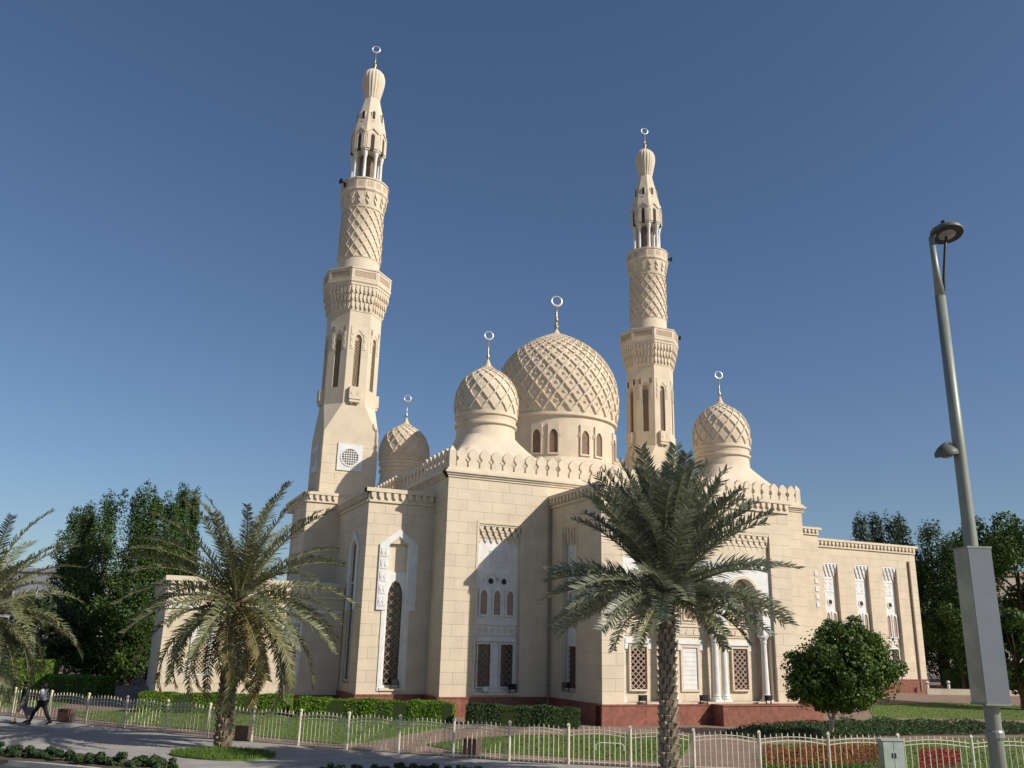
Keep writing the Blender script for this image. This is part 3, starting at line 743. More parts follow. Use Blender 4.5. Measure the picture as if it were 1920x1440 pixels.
def spiral(prof, c_ang, rmin, ser=0.0, nser=0, z_lo=-1e9, z_hi=1e9):
    """points of a constant-angle rib on a surface of revolution: list of (angle, r, z, nr, nz)"""
    pts = []; ang = 0.0; L = 0.0
    for i in range(len(prof)):
        r, z = prof[i]
        if i:
            ds = math.hypot(r-prof[i-1][0], z-prof[i-1][1]); ang += math.tan(c_ang)*ds/max(r,.2); L += ds
        if r < rmin: break
        a, b_ = prof[max(i-1,0)], prof[min(i+1,len(prof)-1)]
        tr_, tz = b_[0]-a[0], b_[1]-a[1]; l = math.hypot(tr_,tz) or 1
        pts.append((ang, r, z, tz/l, -tr_/l, L))
    return pts
def rib_mesh(pts, sgn, wid, hgt, wav=0.0, wl=.5, taper=True):
    """ridge with a scalloped edge following the spiral"""
    mb = MB(); rings = []
    rmax = max(p[1] for p in pts)
    P3 = []
    for ang, r, z, nr, nz, L in pts:
        a = sgn*ang
        P3.append((Vector((r*math.cos(a), r*math.sin(a), z)), Vector((nr*math.cos(a), nr*math.sin(a), nz)), r, L))
    for i, (p, nrm, r, L) in enumerate(P3):
        t = (P3[min(i+1,len(P3)-1)][0]-P3[max(i-1,0)][0]).normalized(); sd = t.cross(nrm).normalized()
        k = (.45+.55*r/rmax) if taper else 1.0
        wv = 1+wav*math.sin(2*math.pi*L/wl); off = sd*(wav*.35*wid*math.sin(2*math.pi*L/wl+1.2))
        w_, h_ = wid*k*wv, hgt*k
        rings.append([p+off+sd*w_-nrm*.04, p+off+sd*w_*.55+nrm*h_, p+off-sd*w_*.55+nrm*h_, p+off-sd*w_-nrm*.04])
    return mb.loft(rings)
def ribbed_dome(name, c, prof, z_rib0, nr_, ang, rmin, wid, hgt, wav, wl, boss, parent, band_rows, label=None):
    fine = interp(prof, 10)
    mb = MB(); mb.lathe(fine, 64); dm = mb.build(name, M['plaster'], parent, smooth=True, loc=(c[0],c[1],0))
    if label: dm['label'] = label
    rp = [q for q in interp(prof, 26) if q[1] >= z_rib0]
    sp_ = spiral(rp, ang, rmin)
    for sgn in (1,-1):
        me = None
        for k in range(nr_):
            if me is None:
                o = rib_mesh(sp_, sgn, wid*(1 if sgn > 0 else .96), hgt*(1 if sgn > 0 else .94), wav, wl).build('rib', M['plaster'], dm, smooth=False); me = o.data
            else: o = link('rib', me, dm)
            o.rotation_euler = (0,0,2*math.pi*k/nr_)
    if boss:                                            # little stars in the middle of the diamonds
        half = math.pi/nr_; meshes = {}; cnt = 0; row = 0; target = half
        for ang_, r, z, nr, nz, L in sp_:
            if ang_ >= target:
                row += 1; target += half
                if r < rmin*1.6: break
                s_ = boss*(.4+.6*r/sp_[0][1])
                m2 = MB(); nrm = Vector((nr,0,nz)); ctr = Vector((r,0,z)); up = Vector((-nz,0,nr)); sd = Vector((0,1,0)); P = []
                n = 10
                for i in range(n):
                    q = s_*(1 if i % 2 == 0 else .5); t = 2*math.pi*i/n; P.append(ctr+up*(q*math.cos(t))+sd*(q*math.sin(t))-nrm*.02)
                P.append(ctr+nrm*hgt*.9); m2.add(P, [(i,(i+1) % n, n) for i in range(n)])
                me = None
                for k in range(nr_):
                    a = 2*math.pi*k/nr_ + (half if row % 2 == 0 else 0.0)
                    if me is None: o = m2.build('star_boss', M['plaster'], dm); me = o.data
                    else: o = link('star_boss', me, dm)
                    o.rotation_euler = (0,0,a+half*1.0 if False else a)
    for r_, z0, z1 in band_rows:
        m2 = MB(); m2.lathe([(r_-.08,z0),(r_,z0+.04),(r_+.0,z1-.04),(r_-.08,z1)], 64); m2.build('band', M['trim'], dm, smooth=True, auto=R(30))
    return dm
MD = (13.1,12.5)
mprof = [(4.64,20.0),(4.76,20.7),(4.84,21.6),(4.82,22.6),(4.60,23.75),(4.22,24.65),(3.62,25.55),(2.78,26.35),(1.85,26.98),(.98,27.45),(.42,27.75),(.20,28.05),(.12,28.2)]
dm = ribbed_dome('dome', MD, mprof, 20.3, 28, R(38), .55, .085, .125, .28, .40, .24, mosque, [(4.80,19.92,20.18)], 'large central dome with diamond ribs and star bosses')
finial(dm, 28.1, .07, 30.68, .50, (0,0), 2, .19)
mb = MB(); mb.lathe([(4.75,13.3),(4.75,16.75),(4.66,16.8),(4.60,16.85),(4.60,20.0)], 64, MD); drum = part(mb,'drum','plaster',smooth=True,auto=R(30)); drum['label'] = 'round drum under the central dome with paired arched windows'
mb = MB(); mb.oct([(6.0,13.2),(6.0,15.6),(5.5,16.35),(4.75,16.7)], MD); part(mb,'drum_base','plaster')
def drum_window(ang):
    n = Vector((math.cos(ang), math.sin(ang), 0)); u = Vector((-math.sin(ang), math.cos(ang), 0))
    pl = Plane(Vector((MD[0],MD[1],0))+n*4.58, u, n)
    mb = MB(); arch_panel(mb, pl, -.42, .42, 17.0, 19.3, 0, .31, 17.12, 18.40, .46, .13, -.2); wn = part(mb,'window','plaster')
    m2 = MB(); m2.pbox(pl, -.33, .33, 17.05, 18.95, -.2, .028); m2.build('pane', M['wood'], wn)
for k in range(8):
    for s_ in (-1,1): drum_window(2*math.pi*k/8+R(9)+s_*.135)
# arched label moulding over each window pair
for k in range(8):
    a0 = 2*math.pi*k/8+R(9); mb = MB()
    for s_ in (-1,1):
        for i in range(10):
            P = []
            for q in (i, i+1):
                t = math.pi*q/10
                for rr_ in (.44,.54):
                    a = a0+s_*.135+rr_*math.cos(t)/4.6; z = 18.4+rr_*1.25*math.sin(t)
                    P.append((a,z))
            vsn = []
            for rad in (4.58,4.67): vsn += [(MD[0]+rad*math.cos(a), MD[1]+rad*math.sin(a), z) for a, z in P]
            mb.add(vsn, [(0,1,3,2),(4,6,7,5),(0,2,6,4),(1,5,7,3),(0,4,5,1),(2,3,7,6)])
    part(mb,'label_moulding','trim')
sprof = [(1.86,17.0),(1.94,17.6),(2.0,18.2),(1.98,18.85),(1.86,19.45),(1.56,20.05),(1.08,20.55),(.66,20.82),(.36,21.05),(.20,21.3),(.10,21.6)]
small = [((3.66,3.66),'small ribbed dome over the front corner'),((22.15,3.66),'small ribbed dome over the portal end of the roof'),((3.66,21.34),'small ribbed dome over the rear corner, half shaded'),((22.15,21.34),None)]
first = None
for c, lab in small:
    d_ = ribbed_dome('dome', c, sprof, 17.85, 15, R(36), .34, .062, .09, .25, .34, 0, mosque, [(2.03,17.5,17.76),(2.0,16.92,17.14)], lab)
    finial(d_, 21.5, .045, 23.32, .33, (0,0), 1, .11)
    mb = MB(); rings = []
    def sq(h): return [(c[0]+sx*h, c[1]+sy*h) for sx, sy in ((-1,-1),(1,-1),(1,1),(-1,1))]
    # square base with swept shoulders, morphing to a circle
    def ringmix(h, z, m_):
        out = []
        for i in range(32):
            t = 2*math.pi*(i+.5)/32; cx_, sy_ = math.cos(t), math.sin(t); rs = h/max(abs(cx_),abs(sy_)); q = rs*(1-m_)+h*m_
            out.append((c[0]+q*cx_, c[1]+q*sy_, z))
        return out
    for h, z, m_ in ((2.95,13.3,0),(2.95,14.55,0),(2.6,14.95,.05),(2.25,15.4,.2),(2.0,15.85,.5),(1.9,16.25,1),(1.86,17.0,1)): rings.append(ringmix(h,z,m_))
    mb.loft(rings); part(mb,'dome_base','plaster',smooth=True,auto=R(28))

# ================================================================== MINARETS
def minaret(label):
    t = thing('minaret', label, 'minaret', (0,0,0), 0, 'twin minarets')
    P_ = lambda mb, n, m, **k: mb.build(n, M[m], t, **k)
    SQ, OC = 1.87, 1.80
    # square base, chamfer to octagon
    def sqoct(h, cut, z):
        o = []
        for sx, sy in ((1,1),(-1,1),(-1,-1),(1,-1)):
            a = (sx*h, sy*(h-cut)); b_ = (sx*(h-cut), sy*h)
            o += [(*a,z),(*b_,z)] if sx*sy > 0 else [(*b_,z),(*a,z)]
        return o
    full = OC*(1-math.tan(math.pi/8))
    mb = MB(); mb.loft([sqoct(SQ,.01,12.0), sqoct(SQ,.01,17.3), sqoct(OC,full,19.6)]); base = P_(mb,'base','stone')
    # block courses as relief joints: thin slabs ring by ring
    for k in range(4):
        n = Vector((math.cos(k*math.pi/2), math.sin(k*math.pi/2), 0)); u = Vector((-n.y, n.x, 0)); pl = Plane(n*SQ, u, n)
        for r in range(7):
            for i in range(3):
                off = .3 if r % 2 else 0; s0 = -SQ+.01+i*1.25-off; s1 = s0+1.235
                s0, s1 = max(s0,-SQ+.01), min(s1 if i < 2 else SQ, SQ-.01)
                if abs(17.2-12.9-r*.62) < .6: continue
                zz0, zz1 = 12.9+r*.62, 12.9+(r+1)*.62-.012
                if zz1 > 17.25: continue
                for q in rect_minus([(s0,s1,zz0,zz1)], (-.88,.88,14.3,16.25)):
                    if q[1]-q[0] > .05 and q[3]-q[2] > .05:
                        m2 = MB(); m2.pbox(pl,q[0],q[1],q[2],q[3],-.02,.015); m2.build('stone_block', M['stone'], base)
        m2 = MB(); m2.pbox(pl,-.85,.85,14.35,16.2,-.05,.09); wn = m2.build('roundel_panel', M['white'], t)
        ring_on(pl,0,15.28,.56,.66,.08,.13).build('roundel_ring', M['white'], wn)
        disc(pl,0,15.28,.57,.085,.095).build('pane', M['hole'], wn)
        m3 = MB(); nb = 7
        for j in range(-nb//2, nb//2+2):
            x = (j-.5)*.155
            if abs(x) < .54:
                hh = math.sqrt(.56**2-x*x); m3.pbox(pl, x-.022, x+.022, 15.28-hh, 15.28+hh, .095, .12); m3.pbox(pl, -hh, hh, 15.28+x-.022, 15.28+x+.022, .097, .122)
        m3.build('lattice', M['white'], wn)
    # octagonal shaft with tall windows
    mb = MB(); mb.oct([(OC-.16,19.3),(OC-.16,26.6)]); P_(mb,'shaft_core','screen')
    for k in range(8):
        a = k*math.pi/4; n = Vector((math.cos(a), math.sin(a), 0)); u = Vector((-n.y, n.x, 0)); pl = Plane(n*OC, u, n); hwf = OC*math.tan(math.pi/8)
        mb = MB(); arch_panel(mb, pl, -hwf, hwf, 19.55, 26.55, 0, .235, 20.5, 24.45, .38, 0, -.15); f_ = P_(mb,'shaft_face','stone')
        m2 = MB()
        for s_ in (-1,1):
            x0, x1 = sorted((s_*.34, s_*.56)); m2.pbox(pl, x0, x1, 23.6, 25.4, 0, .035)
            for q in range(3): m2.prism(pl, [(s_*.45-.07,23.85+q*.5),(s_*.45,23.72+q*.5),(s_*.45+.07,23.85+q*.5),(s_*.45,23.98+q*.5)], .035, .06)
        m2.prism(pl, [(-.56,25.0),(-.34,24.75),(0,25.15),(.34,24.75),(.56,25.0),(.56,25.4),(-.56,25.4)], 0, .035)
        m2.build('carved_surround', M['trim'], f_)
        m3 = MB(); lattice(m3, pl, -.235, .235, 20.5, 24.4, -.14, 2, 16, .018, .04); m3.build('lattice', M['wood'], f_)
        if k % 2 == 0:
            m4 = MB(); m4.pbox(pl, -.42, .42, 19.95, 20.5, 0, .30); m4.pbox(pl,-.38,.38,19.82,19.95,0,.24); bx_ = P_(m4,'balcony_box','trim')
            m5 = MB()
            for q in (-1,1): m5.prism(pl,[(q*.2-.12,20.22),(q*.2,20.1),(q*.2+.12,20.22),(q*.2,20.36)],.30,.325); m5.pbox(pl,q*.2-.07,q*.2+.07,19.66,19.82,0,.17)
            stuff(m5.build('carving', M['trim'], bx_))
    # lower gallery
    mb = MB(); mb.oct([(OC-.1,26.4),(OC+.03,26.5),(OC+.12,27.1),(OC+.30,27.75),(OC+.42,28.3),(2.30,28.4),(2.30,28.62),(2.24,28.66),(2.24,29.5),(2.32,29.54),(2.32,29.66),(2.1,29.66),(2.1,29.3),(1.3,29.3)]); gal = P_(mb,'gallery','trim')
    for k in range(8):
        a = k*math.pi/4; n = Vector((math.cos(a), math.sin(a), 0)); u = Vector((-n.y, n.x, 0)); mb = MB()
        for tier, (z, d, cnt) in enumerate(((26.85,1.90,5),(27.35,2.02,6),(27.85,2.14,6))):
            pl = Plane(n*d, u, n); hwf = d*math.tan(math.pi/8)
            for i in range(cnt):
                c = -hwf+(i+.5)*2*hwf/cnt; x = hwf/cnt*.62
                mb.prism(pl, [(c-x,z+.32),(c-x,z),(c,z-.22),(c+x,z),(c+x,z+.32)], -.2, .07)
            mb.pbox(pl, -hwf-.03, hwf+.03, z+.32, z+.42, -.2, .10)
        stuff(mb.build('corbel_row', M['trim'], gal))
        pl = Plane(n*2.24, u, n); hwf = 2.24*math.tan(math.pi/8); m2 = MB()
        m2.pbox(pl, -hwf-.01, -hwf+.17, 28.66, 29.5, -.05, .04); m2.pbox(pl, hwf-.17, hwf+.01, 28.66, 29.5, -.05, .04); m2.pbox(pl,-hwf+.17,hwf-.17,29.35,29.5,-.05,.035); m2.pbox(pl,-hwf+.17,hwf-.17,28.66,28.8,-.05,.035)
        q = m2.build('parapet_panel', M['trim'], gal)
    m2 = MB()
    for k in range(8):
        a = k*math.pi/4; n = Vector((math.cos(a), math.sin(a), 0)); u = Vector((-n.y, n.x, 0)); pl = Plane(n*2.24, u, n)
        lattice(m2, pl, -.74, .74, 28.82, 29.33, 0, 8, 3, .022, .03)
    stuff(m2.build('parapet_tracery', M['screen'], gal))
    # round shaft with spiral lattice
    mb = MB(); mb.lathe([(1.56,29.3),(1.56,29.95),(1.52,30.05),(1.50,32.5),(1.48,35.2),(1.52,35.35),(1.5,35.5)], 40); sh = P_(mb,'round_shaft','plaster',smooth=True,auto=R(30))
    prof = [(1.52-.03*i/40, 30.75+4.1*i/40) for i in range(41)]; sp_ = spiral(prof, R(32), .1)
    for sgn in (1,-1):
        me = None
        for k in range(15):
            if me is None: o = rib_mesh(sp_, sgn, .042, .08 if sgn > 0 else .075, .25, .26, False).build('rib', M['plaster'], sh); me = o.data
            else: o = link('rib', me, sh)
            o.rotation_euler = (0,0,2*math.pi*k/15)
    for z in (30.66,34.86):
        m2 = MB(); m2.lathe([(1.44,z),(1.545,z+.02),(1.545,z+.07),(1.44,z+.09)],40); m2.build('band', M['plaster'], sh, smooth=True)
    # upper gallery
    mb = MB(); mb.lathe([(1.46,35.2),(1.52,35.4),(1.58,35.9),(1.70,36.4),(1.80,36.55),(1.80,36.68),(1.75,36.7),(1.75,37.38),(1.81,37.4),(1.81,37.5),(1.62,37.5),(1.62,37.25),(.3,37.25)], 16, (0,0), math.pi/16); g2 = P_(mb,'gallery','trim')
    m2 = MB(); m3 = MB()
    for k in range(16):
        a = 2*math.pi*k/16+math.pi/8; n = Vector((math.cos(a), math.sin(a), 0)); u = Vector((-n.y, n.x, 0))
        for z, d in ((35.62,1.52),(36.02,1.60),):
            pl = Plane(n*d, u, n)
            m2.prism(pl, [(-.19,z+.34),(-.19,z+.08),(0,z-.26),(.19,z+.08),(.19,z+.34)], -.15, .10)
        pl = Plane(n*1.75*math.cos(math.pi/16), u, n); m3.pbox(pl,-.20,.20,36.82,37.24,-.03,.012)
    stuff(m2.build('corbel_row', M['trim'], g2)); stuff(m3.build('parapet_opening', M['screen'], g2))
    # lantern
    mb = MB(); mb.lathe([(.55,37.2),(.55,39.6)],12); P_(mb,'lantern_core','wood')
    for k in range(8):
        a = 2*math.pi*k/8+math.pi/8; c = (1.06*math.cos(a), 1.06*math.sin(a))
        mb = MB(); mb.lathe([(.17,37.22),(.17,37.4),(.13,37.46),(.12,39.05),(.14,39.1),(.20,39.35),(.20,39.5)],10,c); P_(mb,'column','white',smooth=True,auto=R(35))
    mb = MB(); mb.oct([(.9,39.42),(1.22,39.45),(1.27,39.75),(1.27,40.1),(1.24,41.0),(1.14,41.75),(1.08,42.05),(.92,43.0),(.70,43.9),(.56,44.5)]); ht = P_(mb,'hood','trim')
    m2 = MB(); m3 = MB()
    for k in range(8):
        a = k*math.pi/4; n = Vector((math.cos(a), math.sin(a), 0)); u = Vector((-n.y, n.x, 0)); pl = Plane(n*1.265, u, n)
        m2.prism(pl, [(-.13,39.44),(.13,39.44),(.13,40.7),(0,40.95),(-.13,40.7)], -.2, .012)
        for s_ in (-1,1): x0,x1 = sorted((s_*.15,s_*.42)); m3.pbox(pl,x0,x1,39.6,40.85,-.1,.045)
        m3.prism(pl, [(-.46,40.9),(0,41.35),(.46,40.9),(.46,41.05),(0,41.52),(-.46,41.05)], -.2, .04)
        pl2 = Plane(n*1.0, u, n); m2.prism(pl2, [(-.09,42.35),(.09,42.35),(.09,42.95),(0,43.1),(-.09,42.95)], -.3, .035)
        m3.pbox(pl2, -.16, -.10, 42.3, 43.0, -.3, .03); m3.pbox(pl2, .10, .16, 42.3, 43.0, -.3, .03); m3.pbox(pl2,-.1,.1,42.1,42.2,-.3,.10)
    stuff(m2.build('slot', M['hole'], ht)); stuff(m3.build('carving', M['trim'], ht))
    mb = MB(); mb.lathe(interp([(.53,44.40),(.60,44.6),(.66,44.95),(.77,45.5),(.86,46.1),(.82,46.5),(.60,46.8),(.28,47.0),(.12,47.15)],5), 80, (0,0), 0, .045, 20); P_(mb,'bulb','trim',smooth=True)
    finial(t, 47.1, .06, 48.93, .35, (0,0), 1, .18)
    return t
WARP = [(0,0),(12,12),(14.35,14.6),(16.2,16.45),(17.3,17.15),(19.6,19.22),(19.82,19.33),(20.5,20.4),(24.83,24.26),(26.5,25.95),(28.4,28.03),(29.66,29.09),(30.7,30.31),(34.9,34.3),(35.4,34.6),(36.55,35.62),(37.5,36.57),(39.45,39.15),(41.3,40.95),(44.0,43.6),(44.6,44.3),(45.95,45.6),(46.95,46.9),(49,49),(90,90)]
def warp(z):
    for (a,b_),(c,d) in zip(WARP[:-1], WARP[1:]):
        if a <= z <= c: return b_+(d-b_)*(z-a)/(c-a)
    return z
def warp_tree(o, seen):
    if o.type == 'MESH' and o.data.name not in seen:
        seen.add(o.data.name)
        for v in o.data.vertices: v.co.z = warp(v.co.z)
        o.data.update()
    for ch in o.children: warp_tree(ch, seen)
m1 = minaret('tall minaret with roundel panel, standing above the low palm-screened annex')
bpy.context.view_layer.update(); warp_tree(m1, set()); m1.location = (-3.46,11.98,0)
m2_ = dup(m1, (21.82,12.40,0)); m2_['label'] = 'tall minaret rising between the central dome and the portal-end dome'
# loudspeakers on the galleries
def speaker(mn, r, z, ang, lab):
    t = thing('loudspeaker', lab, 'loudspeaker', Vector((mn[0]+r*math.cos(ang), mn[1]+r*math.sin(ang), z)), ang)
    mb = MB(); mb.box(-.18,.02,-.03,.03,-.35,.02); mb.build('bracket', M['black'], t)
    n = 12; P = []
    for x, rr_ in ((0,.06),(.15,.09),(.32,.22)): P.append([(x, rr_*math.cos(2*math.pi*i/n), rr_*math.sin(2*math.pi*i/n)) for i in range(n)])
    mb = MB(); mb.loft(P); mb.build('horn', M['black'], t)
A1, A2 = (-3.46,11.98), (21.82,12.40)
speaker(A1, 1.84, 36.3, R(200), 'black horn loudspeaker on the high gallery of the minaret above the annex')
speaker(A2, 1.84, 36.3, R(-20), 'black horn loudspeaker on the high gallery of the minaret by the central dome')
speaker(A2, 2.45, 29.15, R(-15), 'black horn loudspeaker on the octagonal gallery of the minaret by the central dome')

# ================================================================== FENCE
fence = thing('fence', 'long cream metal picket fence with arched rails along the sidewalk', 'fence', POSTS[0])
def wloc(p): return (p[0]-fence.location.x, p[1]-fence.location.y, p[2] if len(p) > 2 else 0)
pm = None; pk = None
for i, p in enumerate(POSTS):
    if pm is None:
        mb = MB(); mb.lathe([(.052,0),(.052,1.22)],8); mb.lathe([(.075,1.22),(.075,1.25),(.02,1.31)],4,(0,0),math.pi/4); o = mb.build('post', M['fence'], fence, loc=wloc(p)); pm = o.data
    else: o = link('post', pm, fence, wloc(p))
    d = POSTS[min(i+1,len(POSTS)-1)]-POSTS[max(i-1,0)]; o.rotation_euler = (0,0,math.atan2(d.y,d.x))
for i in range(len(POSTS)-1):
    A, B = POSTS[i], POSTS[i+1]; d = B-A; L_ = d.length; rz = math.atan2(d.y,d.x)
    arc = lambda t: .10*math.sin(math.pi*t)
    for z0 in (.90,1.02):
        mb = MB(); mb.tube([A+d*t+Vector((0,0,z0+arc(t)))-fence.location for t in [k/10 for k in range(11)]], .018, 6); mb.build('rail', M['fence'], fence)
    mb = MB(); mb.tube([A+Vector((0,0,.10))-fence.location, B+Vector((0,0,.10))-fence.location], .018, 6); mb.build('rail', M['fence'], fence)
    n = 12
    for k in range(1, n):
        t = k/n; q = A+d*t
        if pk is None:
            mb = MB(); mb.lathe([(.017,.03),(.017,1.05)],8); mb.lathe([(.019,1.05),(.026,1.075),(.004,1.15)],4,(0,0),math.pi/4); o = mb.build('picket', M['fence'], fence, loc=wloc(q)); pk = o.data
        else: o = link('picket', pk, fence, wloc(q))
        o.rotation_euler = (0,0,rz); o.scale = (1,1,1+arc(t)*.95)

# ================================================================== VEGETATION
def leaf(mb, p, nrm, s, asp=.55):
    nrm = Vector(nrm).normalized(); a = nrm.cross(Vector((random.uniform(-1,1),random.uniform(-1,1),random.uniform(-1,1))))
    if a.length < 1e-3: a = Vector((1,0,0))
    a.normalize(); b_ = nrm.cross(a); o = len(mb.v); p = Vector(p)
    mb.v += [tuple(p-a*s), tuple(p+b_*s*asp), tuple(p+a*s), tuple(p-b_*s*asp)]; mb.f.append((o,o+1,o+2,o+3))
def rnd_dir():
    while True:
        v = Vector((random.uniform(-1,1),random.uniform(-1,1),random.uniform(-1,1)))
        if .05 < v.length < 1: return v.normalized()
def clumps(mb, els, n, size, inner=.45, jit=.7):
    tot = sum((e[3]*e[4]+e[4]*e[5]+e[3]*e[5]) for e in els)
    for e in els:
        k = int(n*(e[3]*e[4]+e[4]*e[5]+e[3]*e[5])/tot); c = Vector(e[:3])
        for _ in range(k):
            d = rnd_dir(); r = inner+(1-inner)*random.random()**.5; r *= random.choice((1,1,1,1.08))
            p = c+Vector((d.x*e[3],d.y*e[4],d.z*e[5]))*r
            nn = d+rnd_dir()*jit; leaf(mb, p, nn, size*random.uniform(.6,1.3))
def sub_clumps(els, per, f=.42):
    """cover each ellipsoid's surface with smaller clumps: uneven outline, light and dark masses"""
    out = []
    for e in els:
        for _ in range(per):
            d = rnd_dir(); k = random.uniform(.55,.98); r = random.uniform(.6,1.1)*f
            out.append((e[0]+d.x*e[3]*k, e[1]+d.y*e[4]*k, e[2]+d.z*e[5]*k, e[3]*r, e[4]*r, e[5]*r))
    return out
def limbs(mb, base, top, r0, targets, seed=0):
    rr = random.Random(seed); b_ = Vector(base); t = Vector(top)
    pts = [b_+(t-b_)*k/6+Vector((rr.uniform(-.04,.04),rr.uniform(-.04,.04),0))*(t-b_).length*.25*(0<k<6) for k in range(7)]
    mb.tube(pts, [r0*(1-.6*k/6) for k in range(7)], 8)
    for g_ in targets:
        g_ = Vector(g_); k = rr.randint(2,5); s = pts[k]; mid = (s+g_)*.5+Vector((0,0,.12))*(g_-s).length
        mb.tube([s, s+(mid-s)*.5+Vector((0,0,.02)), mid, g_], [r0*(1-.6*k/6)*.75, r0*.35, r0*.25, r0*.10], 6)

# ---- palms
def frond_mesh(name, L, bend, mleaf, ll=.56, n=72, seed=0, twist=.0, droop=1.0):
    rr = random.Random(seed); mb = MB(); N = 22; pts = []; p = Vector((0,0,0)); tans = []
    for i in range(N+1):
        t = i/N; th = -bend*(t**1.35); d = Vector((math.cos(th), 0, math.sin(th))); tans.append(d); pts.append(p.copy()); p = p+d*(L/N)
    mb.tube(pts, [.045*(1-.85*i/N)+.004 for i in range(N+1)], 5); nr = len(mb.f)
    for side in (-1,1):
        for k in range(n):
            t = .10+.90*(k+rr.random()*.6)/n; x = t*N; i = min(int(x), N-1); f_ = x-i
            q = pts[i].lerp(pts[i+1], f_); tg = tans[i].lerp(tans[i+1], f_).normalized(); up = Vector((-tg.z,0,tg.x)); sd = Vector((0,side,0))
            l = ll*(min(1,.35+t*2.2))*(1-.55*max(0,t-.45)/.55)*rr.uniform(.82,1.1)
            fwd = .38+.45*t; v = rr.uniform(-.15,.85)
            d = (tg*fwd+sd*1.0+up*v).normalized(); w_ = .023+.008*rr.random()
            dr = Vector((0,0,-1)); mid = q+d*l*.55; tip = q+d*l*.97+dr*l*rr.uniform(.02,.26)*droop
            wv = tg.cross(d).cross(d); wv = (wv if wv.length > 1e-3 else up).normalized()*w_
            o = len(mb.v); mb.v += [tuple(q-wv*.6), tuple(q+wv*.6), tuple(mid+wv), tuple(mid-wv), tuple(tip)]
            mb.f += [(o,o+1,o+2,o+3),(o+3,o+2,o+4)]
    me = bpy.data.meshes.new(name); me.from_pydata(mb.v, [], mb.f); me.materials.append(mleaf); me.materials.append(M['rachis'])
    me.polygons.foreach_set('material_index', [1 if i < nr else 0 for i in range(len(me.polygons))]); me.update(); return me
def boot_mesh(m):
    mb = MB(); w_ = .125
    mb.add([(-.05,-w_,-.10),(-.05,w_,-.10),(.01,w_*.9,-.02),(.01,-w_*.9,-.02),(-.06,-w_*.9,.15),(-.06,w_*.9,.15),(.085,w_*.62,.15),(.085,-w_*.62,.15)],
           [(0,1,2,3),(3,2,6,7),(4,7,6,5),(0,3,7,4),(1,5,6,2),(0,4,5,1)])
    me = bpy.data.meshes.new('leaf_base'); me.from_pydata(mb.v, [], mb.f); me.materials.append(m); return me
def palm(label, base, top, r0, r1, L, nf, e_hi, e_lo, b_hi, b_lo, mleaf, mold, mboot, seed, old=.18, pitch=.20, az0=0.0, split=None, droop=1.0, ll=.56):
    rr = random.Random(seed); t = thing('date_palm', label, 'palm', base, 0)
    b_ = Vector((0,0,0)); tp = Vector(top)-Vector(base); n = 10; pts = []; rad = []
    for k in range(n+1):
        u = k/n; pts.append(b_.lerp(tp, u)+Vector((.05*math.sin(2.3*u+seed),.05*math.sin(1.7*u),0))); rad.append((r0+(r1-r0)*u)*(1.12 if k == 0 else 1)*(1.15 if u > .9 else 1))
    mb = MB(); mb.tube(pts, rad, 14); tr = mb.build('trunk', M['trunk'], t, smooth=True)
    bm_ = boot_mesh(mboot); H = tp.z; rows = int((H-.1)/pitch); per = 8
    for i in range(rows):
        z = .08+i*pitch; u = z/H; k = min(int(u*n), n-1); c = pts[k].lerp(pts[k+1], u*n-k); r = r0+(r1-r0)*u
        for j in range(per):
            a = 2*math.pi*(j+(.5 if i % 2 else 0))/per+i*.06
            o = link('leaf_base', bm_, tr, (c.x+r*math.cos(a), c.y+r*math.sin(a), c.z), (rr.uniform(-.15,.15), rr.uniform(-.12,.1), a), (rr.uniform(.8,1.15)*1.1, rr.uniform(.85,1.1)*(r/.30), rr.uniform(.85,1.15)*1.05))
    mvar = []
    for k in range(5): mvar.append(frond_mesh('frond', 1.0*L, b_hi+(b_lo-b_hi)*k/4, mleaf, seed=seed*10+k, droop=droop, ll=ll))
    mo = frond_mesh('frond', L*.9, b_lo*1.1, mold, seed=seed*10+9)
    for i in range(nf):
        u = (i+.5)/nf; el = e_hi+(e_lo-e_hi)*(u**.9)+R(rr.uniform(-7,7))
        if split: el = (e_hi+(split[1]-e_hi)*(u/split[0]) if u < split[0] else split[2]+(e_lo-split[2])*(u-split[0])/(1-split[0]))+R(rr.uniform(-5,5))
        az = az0+i*2.39996+rr.uniform(-.2,.2)
        me = mvar[min(4, int(u*5))] if not (u > 1-old and rr.random() < .65) else mo
        sc_ = rr.uniform(.86,1.06)*(.93 if u > .8 else 1); rb = r1*.75
        o = link('frond', me, t, tp+Vector((rb*math.cos(az), rb*math.sin(az), .15-.55*u)), None, (sc_,sc_,sc_))
        o.rotation_euler = (Matrix.Rotation(az,4,'Z') @ Matrix.Rotation(-el,4,'Y') @ Matrix.Rotation(rr.uniform(-.5,.5),4,'X')).to_euler()
    mb = MB(); mb.lathe([(r1*1.05,-.9),(r1*1.35,-.3),(r1*1.1,.25),(r1*.4,.7),(.05,.9)], 12); o = mb.build('crown_shaft', M['trunk'], t, loc=tp)
    return t
pb = on_z(417,1404); palm('date palm with long drooping fronds and brown old leaves on a grass patch', (pb.x,pb.y,0), (pb.x-.02,pb.y+.22,5.25), .27, .22, 4.75, 66, R(84), R(-48), R(42), R(95), M['palm'], M['palm_o'], M['boot'], 3, old=.3, az0=.3)
palm('date palm with dense upright grey-green fronds in front of the portal', (-1.5,-24.05,-.004), (-1.52,-24.02,5.62), .24, .21, 3.95, 120, R(89), R(-6), R(20), R(52), M['palm_g'], M['palm'], M['boot2'], 5, old=.1, az0=1.1, split=(.66,R(50),R(30)), droop=.5, ll=.66)
